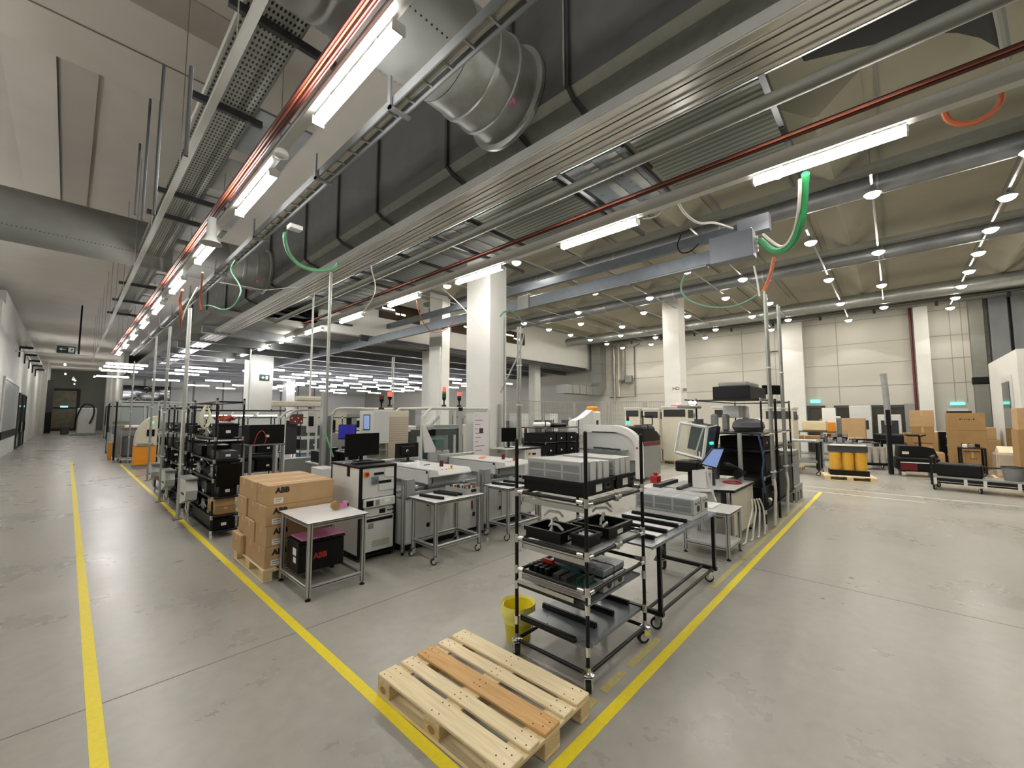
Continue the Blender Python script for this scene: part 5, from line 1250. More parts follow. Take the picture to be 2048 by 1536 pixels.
for k in range(5): box_thing('black_case','black tool case on the white workbench behind the tall grey pole','case',3.55+.22*k,8.7,.952,3.74+.22*k,9.1,1.18+.06*(k % 2),BLACK,group='tool cases on the white workbench')
monitor('black monitor on the white workbench behind the tall grey pole',3.75,9.16,1.26,.3,.26,-.2,stand=.1) if False else None
box_thing('white_cupboard','white cupboard standing right behind the tall test cabinet','cupboard',2.98,7.15,.002,3.24,7.6,1.02,LAM)
for k,(x,y) in enumerate(((2.75,14.6),(3.9,15.0),(5.2,14.2))):
    pipe_rack('black pipe rack in the rear of the cell, %s from the aisle' % ORD[k],x,y,x+.95,y+.6,1.9,(.35,.8,1.25,1.84))
    for q in range(3): box_thing('rear_crate','dark crate on the rear pipe rack %s from the aisle, %s shelf' % (ORD[k],('lower','middle','upper')[q]),'crate',x+.06,y+.06,(.365,.815,1.265)[q],x+.89,y+.54,(.365,.815,1.265)[q]+.28,(BLACK,DKGREY,BLUEBOX)[(q+k) % 3] if q < 2 else BLACK,extra=lidded)
# tall single poles
t = tube_post('tall galvanised pole standing behind the tall test cabinet',3.36,7.95,.012,4.72,.03,1,m=GALV)
part('lower_profile', MB().box(-.1,-.10,0,-.035,.03,2.35,.005), ALU, t); part('lower_profile', MB().box(.035,.0,0,.1,.1,1.9,.005), GALVD, t)
tube_post('tall white pole between the enclosures',4.22,11.0,.012,5.1,.025,1,m=COLM)
tube_post('thin twin conduit pole far behind the roller door machine',9.0,15.0,.012,4.3,.025,2,.13,GALV)
tube_post('tall white twin pole near the mesh fence',8.32,7.45,.012,4.35,.028,2,.09,GALV)
tube_post('thin pole in front of the grey white column',9.1,12.0,.012,4.4,.022,1,m=LTG)
tube_post('lone thin pole deep in the lamp-lit hall',5.7,22,.012,5.0,.03,1,m=LTG)
solo('hanging_strap','green strap hanging on the galvanised pole behind the test cabinet','strap',MB().tube(spline([(3.26,7.75,1.62),(3.34,7.74,1.4),(3.42,7.72,1.15)],5),.016,6),GREEN)
# ---- enclosures with tubular frames
def rounded_frame(label, x0,y0,x1,y1,h,m=COLM):
    t = thing('machine_enclosure', label, 'enclosure', (x0,y0,0)); W,D = x1-x0,y1-y0; r = .028
    for y in (0,D):
        part('tube_frame', MB().tube(spline([(0,y,.05),(0,y,h-.35),(.06,y,h-.18),(.2,y,h-.03),(.34,y,h),(W*.6,y,h),(W,y,h)],5),r,8), m, t)
        part('post', MB().cyl((W,y,.0),(W,y,h-.03),r,10), m, t)
    part('cross_tube', MB().cyl((W,.03,h),(W,D-.03,h),r,8), m, t); part('cross_tube', MB().cyl((.3,.03,h),(.3,D-.03,h),r,8), m, t)
    part('base_plate', MB().box(.05,.05,.02,W-.05,D-.05,.9), MIDG, t)
    part('clear_pane', MB().box(.36,-.006,.95,W-.04,.004,h-.05), GLASS, t); part('clear_pane', MB().box(-.004,.05,.95,.004,D-.05,h-.4), GLASS, t)
    return t
t = rounded_frame('clear sided enclosure with a white tubular frame in front of the big white column',4.99,7.17,6.87,8.4,2.08)
part('middle_post', MB().cyl((1.0,-.045,.02),(1.0,-.045,2.02),.045,12), ALU, t); part('post_cap', MB().cyl((1.0,-.045,2.021),(1.0,-.045,2.1),.05,12), BLACK, t)
part('print_sheet', MB().box(1.42,-.014,.9,1.86,-.008,2.0), mat('white print sheet','#d8d2d4',.5,var=.03), t)
mb = MB()
for q in range(9): mb.box(1.47,-.0165,1.9-.1*q,1.5+.3*((q*37 % 10)/10),-.0145,1.905-.1*q+.012)
part('printed_line', mb, MIDG, t, kind='stuff'); part('printed_picture', MB().box(1.6,-.0175,1.5,1.72,-.0145,1.62), DKGREY, t)
part('green_unit', MB().box(.45,.3,.95,.85,.7,1.42,.03), mat('dark teal paint','#2d5453',.4,var=.1), t); part('white_unit', MB().box(.35,.2,.91,.9,.28,1.15,.01), LTG, t); part('dark_beam', MB().box(.3,.72,1.45,1.7,.86,1.6), BLACK, t); part('slide_rail', MB().box(.25,.5,1.62,1.4,.58,1.7), ALU, t); part('steel_door', MB().box(1.0,.9,.92,1.4,.94,1.5), GALV, t)
part('robot_part', MB().sphere((.55,.5,1.68),.09,12,8).cyl((.55,.5,1.7),(.8,.5,1.9),.05,10), LTG, t); part('red_lead', MB().tube(spline([(.5,.2,1.16),(.6,.15,1.2),(.7,.2,1.13)],5),.012,6), RED, t)
part('white_chute', MB().prism([(-.02,1.72),(.03,1.74),(.32,1.22),(.29,1.16),(.04,1.16)],-.07,-.034,'y'), LAM, t)
def tower(label, x, y, z, cols, base=True):
    t = thing('signal_tower', label, 'signal lamp', (x,y,z))
    part('stem', MB().lathe([(.0001,0),(.06,0),(.05,.03),(.015,.05),(.015,.12),(.04,.16),(.045,.2)],14), BLACK, t)
    zz = .201
    for c,m,h in cols: part(c, MB().cyl((0,0,zz),(0,0,zz+h),.045,14), m, t); zz += h+.002
    return t
tower('tall signal tower with a glowing red light on the clear enclosure',5.62,7.25,2.115,(('dark_segment',SIGNG,.08),('green_segment',mat('unlit green lens','#5a7a4a',.3,var=0),.05),('red_segment',LEDR,.09)))
tower('second signal tower with a red light in front of the grey white column',6.05,7.25,2.115,(('dark_segment',SIGNG,.05),('red_segment',LEDR,.08)))
# machine with roller door and control box
t = thing('roller_door_machine','beige machine with a ribbed roller door and a screen box on its corner','machine',(3.95,7.30,0))
part('body', MB().box(.36,.1,.05,.88,1.2,2.02,.01), BEIGE, t); part('roller_door', MB().box(.40,.08,.4,.86,.099,1.9), stripes('ribbed beige door','#b8ab98','#a89b88',2,22,.85,.6,0,.3), t)
part('frame_tube', MB().tube(spline([(-.4,.85,.1),(-.4,.85,1.75),(-.38,.8,1.95),(-.3,.7,2.06),(.3,.7,2.06),(.86,.7,2.06)],5),.025,8), COLM, t)
b = part('control_box', MB().box(0,-.06,1.38,.34,.42,2.02,.012), LTG, t); part('blue_screen', MB().box(-.006,.08,1.66,-.001,.3,1.92), SCRB, b); part('screen_frame', MB().rframe(.26,.3,.02,.006,Matrix.Translation((-.004,.19,1.79)) @ Matrix.Rotation(PI/2,4,'Z')), SIGNG, b); part('yellow_label', MB().box(-.003,.1,1.46,-.0005,.18,1.58), YPLA, b)
part('support_arm', MB().box(.08,.1,1.1,.2,.3,1.379), MIDG, t); part('shelf', MB().box(-.05,-.1,1.25,.34,.42,1.27), ALU, t); part('cabinet', MB().box(-.1,-.02,.0,.34,.5,1.05,.01), LAM, t)
monitor('monitor with a violet desktop beside the roller door machine',3.63,7.62,1.27,.34,.28,math.radians(-50),SCRV,stand=.2)
solo('monitor_shelf','small shelf carrying the violet monitor','shelf',MB().box(-.15,-.15,0,.15,.15,.025).cyl((0,0,-1.22),(0,0,-.001),.03,10).box(-.13,-.15,-1.24,.15,.15,-1.221),ALU,(3.63,7.62,1.243))
tower('small red signal lamp on the roller door machine',4.5,7.6,2.105,(('red_segment',LEDR,.10),)); tower('low dark signal lamp on the screen box',4.2,7.4,2.04,(('dark_segment',DKRED,.07),))
t = monitor('black all-in-one screen seen from behind, behind the nearest press station',4.36,6.72,1.0665,.52,.27,math.radians(-176),stand=.07)
part('round_emblem', MB().lathe([(.022,0),(.026,0),(.026,.002),(.022,.002)],20,M=face_M(.02,.0361,.2,'+y') @ Matrix.Translation((0,.0,0)),closed=True), LTG, t, kind='stuff')
part('emblem_letters', text_mb(MB(),'hp',.034,face_M(.02,.0362,.2,'+y'),ext=.0005,shear=.25), LTG, t, kind='stuff')
solo('monitor_shelf','narrow white shelf behind the nearest press station carrying the black screen','shelf',MB().box(-.42,-.14,0,.32,.14,.03,.004).box(-.4,-.1,-1.0,-.36,.1,-.001).box(.26,-.1,-1.0,.3,.1,-.001),LAM,(4.10,7.22,1.018)) if False else None
t = rounded_frame('smaller clear enclosure with a red lit panel and tubular frame farther back',3.45,10.4,4.35,11.4-.55,2.05)
part('dark_door', MB().box(.1,.2,1.0,.35,.24,1.8), DKGREY, t); part('red_lit_panel', MB().box(.1,-.014,1.72,.4,-.008,1.95), mat('brown panel','#5a3c36',.5,var=.2), t)
for q in range(4): part('red_led', MB().cyl((.15+.07*q,-.025,1.86-.08*(q % 2)),(.15+.07*q,-.0145,1.86-.08*(q % 2)),.014,8), LEDR, t)
part('control_panel', MB().box(.48,-.05,1.5,.68,-.012,2.0,.006), LTG, t); part('panel_screen', MB().box(.51,-.054,1.66,.63,-.0505,1.9), SCRK, t)
tower('red signal lamps at the end of the overhead arm',4.2,10.9,2.09,(('red_segment',LEDR,.08),))
t = thing('overhead_arm','long pale extraction arm above the smaller clear enclosure','arm',(3.1,10.15,2.12)); part('arm', MB().box(0,0,0,1.1,.14,.13,.02), BEIGE, t); part('arm_cover', MB().box(.5,.02,.131,1.25,.16,.25,.03), BEIGE, t); part('mast', MB().box(1.12,.03,-2.12,1.2,.11,.0), ALU, t)
for k in range(4):
    box_thing('machine_module','grey machine module in the rear row of the cell, %s from the aisle' % ORD[k],'machine',4.9+1.35*k,10.2+.3*(k % 2),.002,5.95+1.35*k,11.2,1.45+.15*(k % 2),(MIDG,LTG,DKGREY,BEIGE)[k],extra=lambda t,a,b,h: part('window', MB().box(-a*.7,-b-.006,h*.55,a*.7,-b-.001,h*.9), SCRK, t))
for k in range(5):
    box_thing('rear_cabinet','pale machine cabinet standing in the lamp-lit hall, %s from the aisle' % ORD[k],'cabinet',5.0+3.1*k,19+1.5*(k % 2),.002,6.6+3.1*k,20.5+1.5*(k % 2),1.9+.2*(k % 3),(LTG,BEIGE,MIDG,LTG,BEIGE)[k],extra=lambda t,a,b,h: part('dark_window', MB().box(-a*.6,-b-.008,h*.5,a*.3,-b-.001,h*.8), SCRK, t))
for k in range(4):
    pipe_rack('black rack in the rear of the hall, %s from the aisle side' % ORD[k],6.2+2.6*k,13.4-.0*k,7.5+2.6*k,14.1,1.9,(.4,.9,1.4,1.84)) if k not in (1,3) else None
# signs on the columns
def arrow_sign(label, x,y,z,s=.3): 
    t = thing('wall_exit_sign', label, 'sign', (x,y,z)); part('panel', MB().box(-s*.6,-.02,-s*.4,s*.6,-.002,s*.4), SIGNG, t); part('arrow', MB().prism([(-s*.4,0),(-s*.15,s*.2),(-s*.15,s*.08),(s*.0,s*.08),(s*.0,-s*.08),(-s*.15,-s*.08),(-s*.15,-s*.2)],-.026,-.021,'y'), PAPER, t); part('door_symbol', MB().box(s*.12,-.026,-s*.22,s*.42,-.021,s*.22), PAPER, t)
arrow_sign('small dark exit sign on the white column in the lamp-lit hall',7.35,25.6,4.0,.42)
arrow_sign('small dark exit sign on the far white wall',6.0,49.94,4.0,.7); arrow_sign('small dark exit sign low on the far white wall nearer the aisle',4.4,49.94,3.2,.7)
t = thing('wall_hydrant_sign','red H-type hydrant sign on the white column behind the beige cabinets','sign',(17.3,6.66,3.03))
part('panel', MB().box(-.012,-.13,-.13,-.002,.13,.13), PAPER, t); part('lettering', text_mb(MB(),'HD',.2,face_M(-.0135,0,0,'-x'),bold=.004,ext=.0008), DKRED, t, kind='stuff')
t = thing('wall_socket_box','small grey socket boxes on the white column behind the beige cabinets','socket',(17.65,6.46,3.0)); part('box', MB().box(-.1,-.05,-.06,.0,-.002,.06), MIDG, t); part('box', MB().box(.08,-.05,-.06,.18,-.002,.06), MIDG, t)
t = thing('wall_conduit','grey conduit with an arched top on the face of the big white column','conduit',(7.0,7.24,0)); part('conduit', MB().tube(spline([(.48,-.03,1.1),(.48,-.03,3.2),(.48,-.03,4.2),(.48,-.03,4.45)],4),.016,8), MIDG, t); part('trunking', MB().box(.3,-.05,1.0,.36,-.002,2.2), ALU, t)
# ---- behind the pipe rack trolley
t = pipe_rack('black pipe rack with crates and a spray bottle beside the arch machine',9.4,7.4,11.1,8.4,1.78,(.75,1.12,1.55))
for k in range(3):
    box_thing('lidded_crate','black lidded crate, middle shelf of the spray bottle rack, %s from the big column' % ORD[k],'crate',9.48+.53*k,7.45,1.135,9.96+.53*k,8.3,1.36,BLACK,extra=lidded)
    box_thing('lidded_crate','black lidded crate, low shelf of the spray bottle rack, %s from the big column' % ORD[k],'crate',9.48+.53*k,7.45,.765,9.96+.53*k,8.3,1.05,BLACK,extra=lidded)
box_thing('black_tool_bag','black tool bags on top of the spray bottle rack','bag',10.0,7.55,1.566,10.7,8.1,1.68,BLACK,c=.04); box_thing('white_folded_cover','white folded cover lying on the spray bottle rack','cover',9.5,7.6,1.566,9.95,8.0,1.72,PAPER,c=.05)
t = thing('spray_bottle','white spray bottle on the spray bottle rack','bottle',(10.9,7.6,1.566)); part('bottle', MB().lathe([(.0001,0),(.045,0),(.045,.14),(.02,.2),(.018,.24)],14), PAPER, t); part('trigger_head', MB().box(-.05,-.015,.241,.03,.015,.28,.006), LTG, t)
for k in range(5): box_thing('red_folder','red and white folders standing behind the spray bottle rack','folder',9.5+.14*k,8.75,1.2,9.6+.14*k,9.0,1.5,(DKRED,PAPER)[k % 2],group='folders behind the spray bottle rack')
solo('folder_shelf','grey shelf cabinet that carries the red folders','cabinet',MB().box(9.4,8.7,.002,10.6,9.1,1.198),MIDG)
# grey machine with a white arch
t = thing('arch_machine','grey machine with a white curved arch front and a red band','machine',(11.25,5.4,0))
part('body', MB().box(.22,0,.12,1.35,1.75,1.02,.01), MIDG, t); part('red_band', MB().box(.215,-.01,1.021,1.36,1.76,1.14,.006), DKRED, t)
part('dark_hood', MB().prism([(.22,1.141),(1.36,1.141),(1.33,1.3),(1.15,1.42),(.8,1.5),(.22,1.52)],.0,1.75,'y'), BLACK, t)
N_ = 14
outer = [(0,.1)]+[(0+.9*(1-math.cos(PI/2*k/N_)), 1.0+.62*math.sin(PI/2*k/N_)) for k in range(N_+1)]+[(1.9,1.62)]
inner = [(1.9,1.42)]+[(.16+.78*(1-math.cos(PI/2*k/N_)), .98+.44*math.sin(PI/2*k/N_)) for k in range(N_,-1,-1)]+[(.16,.1)]
part('white_arch', MB().prism(outer+inner,-.02,.2,'x'), LAM, t); part('inner_panel', MB().box(.1,.17,.6,.19,1.9,1.38), LTG, t); part('conveyor', MB().box(-.35,.4,.86,.05,1.9,.9), STEEL, t)
for k in range(3): part('roller_arm', MB().box(-.3+.1*k,.5+.35*k,.901,-.26+.1*k,.8+.35*k,.95), DKGREY, t)
part('stop_button', MB().cyl((-.045,.09,.98),(-.022,.09,.98),.03,12), RED, t); part('door_handle', MB().tube([(1.38,-.02,.5),(1.42,-.05,.52),(1.42,-.05,.85),(1.38,-.02,.87)],.012,6), BLACK, t)
for (x,y) in ((.3,.08),(1.28,.08),(.3,1.65),(1.28,1.65)): part('foot', MB().cyl((x,y,0),(x,y,.119),.035,10), DKGREY, t)
t = thing('dispensing_robot','white dispensing machine head with an amber cap above the arch machine','machine',(12.42,7.62,0))
part('column', MB().box(0,0,.0,.42,.45,2.05,.03), LAM, t); part('amber_cap', MB().lathe([(.19,0),(.2,.14),(.17,.17),(.0001,.19)],20,(.21,.22,2.051)), ORANGE, t); part('arm', MB().prism([(-1.1,1.25),(-1.0,1.75),(-.55,1.85),(-.001,2.1),(-.001,1.3)],.08,.36,'y'), LTG, t)
part('dark_window', MB().box(.1,-.006,1.35,.25,-.001,1.75), DKGREY, t); part('black_wheel', MB().cyl((.35,-.02,1.5),(.35,-.001,1.5),.06,16), BLACK, t)
for k in range(6): box_thing('black_assembly','black bulky assembly lying on the table behind the arch machine','assembly',13.0+.55*k,6.9+.3*(k % 2),1.102,13.5+.55*k,7.6+.3*(k % 2),1.42+.05*(k % 3),BLACK,group='black assemblies behind the arch machine',c=.06)
desk('long dark table behind the arch machine',12.9,6.8,15.95,8.0,1.1,DKGREY)
t = thing('black_stand_frame','small black display frame on the table behind the arch machine','display',(14.9,6.84,1.102)); part('frame', MB().rframe(.42,.34,.03,.03,Matrix.Translation((0,0,.63)) @ Matrix.Rotation(-.6,4,'Z')), BLACK, t); part('foot', MB().cyl((0,0,0),(0,0,.455),.02,8), BLACK, t)
tower('slim signal tower with a lit green lamp behind the arch machine',13.25,6.6,1.102+.0,(('green_segment',LEDG,.12),('dark_segment',BLACK,.10),('red_segment',DKRED,.07))) if False else None
t = thing('signal_tower','slim signal tower with a lit green lamp behind the arch machine','signal lamp',(12.75,6.55,0)); part('stem', MB().cyl((0,0,0),(0,0,1.62),.018,10), ALU, t); part('green_segment', MB().cyl((0,0,1.621),(0,0,1.73),.05,14), LEDG, t); part('dark_segment', MB().cyl((0,0,1.731),(0,0,1.83),.045,14), BLACK, t); part('red_segment', MB().cyl((0,0,1.831),(0,0,1.9),.045,14), DKRED, t)
# beige cabinets on pallets
def big_cabinet(label, x0,y0,x1,y1,z0,z1, pal=True):
    t = thing('beige_cabinet', label, 'cabinet', (x0,y0,z0)); W,D,H = x1-x0,y1-y0,z1-z0
    part('body', MB().box(0,0,0,W,D,H,.015), BEIGE, t); part('top_cover', MB().box(-.02,-.02,H+.001,W+.02,D+.02,H+.06), LAM, t)
    part('vent_grille', MB().box(-.008,.06,H-.36,-.001,D-.08,H-.08), RIB, t); part('vent_grille', MB().box(.12,-.008,H-.4,W-.25,-.001,H-.1), RIB, t)
    part('door_latch', MB().box(W-.2,-.03,H-.38,W-.08,-.001,H-.22,.01), MIDG, t)
    if pal: pallet('wooden pallet under the %s' % label.replace(', on a pallet',''), ((x0+x1)/2,(y0+y1)/2,.002), 0)
big_cabinet('beige vented cabinet nearest to the white rear column, on a pallet',16.30,5.80,17.1,6.42-.0+.55,.15,2.22) if False else big_cabinet('beige vented cabinet in front of the white rear column, on a pallet',16.05,5.80,16.95,6.78,.15,2.22)
big_cabinet('beige vented cabinet with a latch, behind the tilted window hood',16.6,4.05,17.6,5.05,.15,2.2); big_cabinet('beige vented cabinet behind the tall pole rack',17.2,2.6,18.2,3.5,.15,2.15)
big_cabinet('beige vented cabinet by the mesh fence, nearer the amber capped machine',17.6,8.45,18.5,9.2,.003,2.22,False); big_cabinet('beige vented cabinet by the mesh fence, nearer the white column',17.6,7.55,18.5,8.30,.003,2.16,False)
solo('pink_parcel','pink parcel lying on the beige cabinet in front of the white column','parcel',MB().box(-.2,-.15,0,.25,.2,.06,.02),PINK,(16.45,6.3,2.285))
# mesh fence
def fence(label, ax,ay,bx,by,h):
    L = math.hypot(bx-ax,by-ay); t = thing('mesh_fence', label, 'fence', (ax,ay,0), math.atan2(by-ay,bx-ax))
    part('frame', MB().rframe(L-.12,h-.06,.03,.03,Matrix.Translation((L/2,0,h/2+.03))), MIDG, t); part('post', MB().box(-.02,-.02,0,.02,.02,h), GALV, t)
    mb = MB()
    for i in range(1,int(L/.11-.2)): mb.box(i*.11-.006,-.004,.08,i*.11+.006,.004,h-.04)
    for k in range(1,int(h/.24)): mb.box(.06,-.0045,k*.24-.005,L-.06,.0045,k*.24+.005)
    part('wire_mesh', mb, MIDG, t, kind='stuff')
fp = [(12.6,13.0),(14.4,12.95),(16.2,12.9),(18.2,12.4),(19.2,10.9),(20.2,9.4),(21.2,8.0)]
for i in range(6): fence('tall wire mesh fence panel in front of the end wall, %s from the big column' % ORD[i], *fp[i],*fp[i+1],2.62)
for k in range(8):
    box_thing('stored_unit','grey stored unit behind the wire mesh fence','stored unit',13.2+1.0*k,13.6+.4*(k % 2),.002,13.9+1.0*k,14.3+.4*(k % 2),1.3+.35*(k % 3),(MIDG,DKGREY,LTG)[k % 3],group='units behind the mesh fence')
# ================================================================ STATION BEHIND THE SHEET TABLE
alu_table('aluminium_stand','low white aluminium stand with a lower shelf beside the sheet table',6.06,1.69,6.66,2.30,.62,low=.17,shelf=LTG)
solo('white_tray','white paper tray lying on the low aluminium stand','tray',MB().box(-.2,-.1,0,.22,.2,.02,.005),PAPER,(6.38,2.03,.622))
t = thing('assembly_bench','white assembly bench with beige side panels beside the pole rack','workbench',(6.73,1.82,0))
part('worktop', MB().prism([(0,.25),(.12,0),(1.33,0),(1.33,1.2),(-.5,1.2),(-.5,.85)],.77,.80,'z'), LAM, t); part('worktop_edge', MB().prism([(-.008,.245),(.115,-.008),(1.335,-.008),(1.335,-.002),(.125,-.001),(-.001,.249)],.765,.802,'z'), BLACK, t)
part('side_panel', MB().box(.14,.02,.12,1.3,.05,.764), BEIGE, t); part('front_panel', MB().box(.1,.27,.15,.12,1.15,.764), LTG, t); part('drawer_unit', MB().box(.14,.2,.35,.6,.8,.74), MIDG, t)
for (x,y) in ((.1,.06),(1.26,.06),(1.26,1.1),(-.4,1.1),(-.4,.9)): part('leg', alu(MB(),x,y,.03,x+.045,y+.045,.763), AL2, t); part('foot', MB().cyl((x+.02,y+.02,0),(x+.02,y+.02,.029),.025,10), BLACK, t)
part('conveyor', MB().box(-.45,.9,.801,.3,1.0,.86), DKGREY, t); part('conveyor', MB().box(-.4,.6,.801,.4,.66,.84), DKGREY, t); part('slide', MB().box(-.3,.67,.801,.5,.89,.815), GALV, t); part('drive_motor', MB().box(-.25,1.02,.83,-.1,1.14,.95,.01).cyl((-.18,1.08,.95),(-.18,1.08,1.0),.03,10), RED, t)
part('white_cube_frame', MB().rframe(.3,.26,.04,.2,Matrix.Translation((.12,.45,.935))), LAM, t); part('red_tray', MB().tube([(.85+.12*math.cos(a/12*2*PI),.22+.14*math.sin(a/12*2*PI),.814) for a in range(13)],.012,6), RED, t)
part('upright', MB().box(1.1,.12,.801,1.16,.18,1.62,.004), ALU, t); part('black_clamp', MB().box(1.05,.08,.93,1.21,.22,.99,.01).cyl((.9,.15,.95),(1.049,.15,.95),.07,14), BLACK, t); part('swing_arm', MB().tube([(1.1,.15,1.0),(.6,.2,1.14),(.4,.2,1.15)],.025,8), BLACK, t)
part('spindle', MB().cyl((.42,.4,.801),(.42,.4,1.0),.05,12), DKGREY, t); part('black_head', MB().box(.05,.5,1.02,.42,.85,1.19,.02).box(.2,.6,.801,.3,.7,1.019), BLACK, t)
def slab(mb, q, d, mi=0):
    q = [Vector(p) for p in q]; d = Vector(d)
    return mb.add([*q,*[p+d for p in q]], [(0,1,2,3),(7,6,5,4),(0,4,5,1),(1,5,6,2),(2,6,7,3),(3,7,4,0)], mi)
# tilted window hood
TL,TR,BR,BL = Vector((7.0,2.64,1.80)),Vector((7.0,2.22,1.73)),Vector((7.0,2.30,1.22)),Vector((7.0,2.74,1.31))
Bk = Vector((.68,.05,.02)); O = BL
t = thing('window_hood','tilted machine hood with a white framed window above the assembly bench','machine hood',tuple(O))
def L(p): return tuple(Vector(p)-O)
def bar_(a,b,wd,m,nm='window_frame'): return part(nm, MB().cyl(L(a),L(b),wd,4), m, t)
for a,b in ((TL,TR),(TR,BR),(BR,BL),(BL,TL)): bar_(a,b,.026,LAM)
for a in (TL,TR,BR): bar_(a+Vector((.03,0,0)),a+Bk,.012,LAM,'edge_bar')
part('front_pane', slab(MB(),[L(TL.lerp(BR,.06)),L(TR.lerp(BL,.06)),L(BR.lerp(TL,.06)),L(BL.lerp(TR,.06))],(.004,0,0)), GLASS, t)
part('side_pane', slab(MB(),[L(TR+Vector((.03,0,0))),L(TR+Bk),L(BR+Bk),L(BR+Vector((.03,0,0)))],(0,.004,0)), mat('tinted clear sheet','#5a6478',.1,var=.2,scale=5,alpha=.55), t)
part('top_pane', slab(MB(),[L(TL+Vector((.03,0,0))),L(TL+Bk),L(TR+Bk),L(TR+Vector((.03,0,0)))],(0,0,-.004)), GLASS, t)
part('dark_housing', slab(MB(),[L(TL+Bk),L(TR+Bk),L(BR+Bk),L(BL+Bk)],(.26,.02,-.03)), BLACK, t); part('inner_bar', MB().cyl(L(TL.lerp(TR,.7)+Vector((.2,0,-.05))),L(BL.lerp(BR,.6)+Vector((.2,0,.05))),.014,6), LAM, t)
part('neck', MB().box(*[x for x in L((7.85,2.35,.805))],*[x for x in L((8.0,2.5,1.2))]), DKGREY, t); part('camera_block', MB().box(*L((7.25,2.4,1.78)),*L((7.4,2.5,1.86))), DKGREY, t); part('green_light', MB().box(*L((7.0,2.16,1.46)),*L((7.1,2.19,1.50))), LEDG, t)
# tablet screen
q = [Vector((6.62,2.03,1.43)),Vector((6.75,1.90,1.43)),Vector((6.75,2.02,1.12)),Vector((6.58,2.20,1.18))]
t = thing('operator_screen','tilted blue lit operator screen on a black arm in front of the window hood','screen',tuple(q[3]))
q = [tuple(p-q[3]) for p in q]
part('housing', slab(MB(),q,(.035,.03,0)), BLACK, t); inn = [Vector(p) for p in q]; cc = sum(inn,Vector())/4
part('lit_screen', slab(MB(),[tuple(cc+(p-cc)*.9+Vector((-.004,-.003,0))) for p in inn],(.002,.0015,0)), SCRB, t); part('key_row', MB().cbox(.09,-.07,-.03,.14,.02,.03,.004,0,-.8,0,.2), PAPER, t); part('arm', MB().tube([(.14,-.06,.12),(.17,-.02,.06),(.19,0.0,.02)],.02,8), BLACK, t)
solo('cream_hose','cream hose hanging beside the operator screen','hose',MB().tube(spline([(6.55,2.1,1.12),(6.57,2.07,.9),(6.6,2.0,.65)],5),.014,6),WCAB)
# ---- pole rack
t = pipe_rack('tall black pipe rack full of dark equipment standing behind the front tape line',8.1,1.68,10.7,2.75,2.24,(.30,.86,1.30,1.60,2.2),open_top=True,casters=False)
part('post', MB().cyl((1.15,0,.0),(1.15,0,2.24),.022,10), BLACKP, t); part('wire_panel', MB().box(1.2,-.004,.35,2.55,.004,.8), mat('dark wire panel','#26282a',.6,var=.2,alpha=.75), t)
part('lamp_arm', MB().cyl((-.55,1.07,2.2),(0,1.07,2.2),.015,8), BLACKP, t)
lm = thing('hanging_bench_lamp','flat lamp with two small bulbs under the arm of the pole rack','lamp',(7.7,2.74,2.05)); part('shade', MB().box(-.25,-.12,0,.3,.12,.05,.01), MIDG, lm); part('bulb', MB().sphere((-.2,-.1,.1),.03,10,6), TUBE, lm); part('bulb', MB().sphere((.0,-.1,.1),.03,10,6), TUBE, lm)
box_thing('black_equipment','black stacked equipment boxes with cables on top of the pole rack','equipment',8.6,1.95,2.225,9.9,2.6,2.48,BLACK,extra=lambda t,a,b,h: part('grey_lid', MB().box(-a*.8,-b*.8,h+.001,a*.6,b*.8,h+.09,.02), WFAB, t))
monitor('small black monitor standing on top of the pole rack',10.25,1.9,2.226,.46,.2,math.radians(-40),stand=.14)
solo('grey_bag','dark grey bulky bag on the upper shelf of the pole rack','bag',MB().lathe([(.0001,0),(.42,.005),(.5,.08),(.46,.17),(.3,.235),(.0001,.25)],24,M=Matrix.Scale(.55,4,(0,1,0))),mat('grey bag cloth','#55565a',.7,var=.15,scale=7,bump=.5),(9.25,2.15,1.614))
for k in range(2): box_thing('white_power_box','white power box hanging in the pole rack, %s from the sheet table' % ORD[k],'power box',9.2+.5*k,2.3,1.875,9.5+.5*k,2.6,2.12,LTG,extra=tag_white)
for k in range(2): box_thing('spray_can','grey spray can standing behind the pole rack shelf','can',8.3+.7*k,2.45,1.613,8.42+.7*k,2.57,1.95,MIDG,group='spray cans on the pole rack',c=.03)
box_thing('black_server','large black cabinet on the middle shelf of the pole rack','cabinet',8.65,1.76,.873,9.9,2.6,1.22,BLACK,extra=tag_white); box_thing('black_server','low black cabinet on the right hand end of the middle shelf in the pole rack','cabinet',9.98,1.76,.873,10.6,2.6,1.1,DKGREY)
box_thing('drawer_unit','long black drawer unit on the lower shelf of the pole rack','drawer unit',8.5,1.8,.313,10.2,2.6,.62,BLACK,extra=tag_white)
box_thing('dark_printer','dark printer on the shelf below the grey bag','printer',8.6,1.78,1.313,9.3,2.5,1.53,BLACK,extra=tag_white); box_thing('pale_tray_stack','pale flat trays on the shelf below the power boxes','tray',9.5,1.78,1.313,10.4,2.5,1.37,LTG)
at_far_end = 'nearest to the packing area'
for i,(x,n,lab) in enumerate(((8.28,3,'nearest to the assembly bench'),(9.40,3,at_far_end))):
    t = tube_post('cluster of tall steel conduits on the pole rack, %s' % lab,x,1.585,.84,4.12-.02*i,.021,1,base=False)
    for k in (1,2): part('tube', MB().cyl((.065*k,.0,0),(.065*k,.0,3.25-.5*(k % 2)*.2),.021,10), GALV, t)
    for z in (.1,.75,1.2,1.9): part('clamp_band', MB().box(-.03,-.028,z,.16,.03,z+.03,.004), LTG, t)
    for k in range(2): part('flexible_conduit', MB().tube(spline([(.03+.08*k,0,-.001),(.05+.03*k,-.02,-.2),(.06+.07*k,0,-.45),(.1+.06*k,.02,-.8)],6),.02,8), WCAB, t)
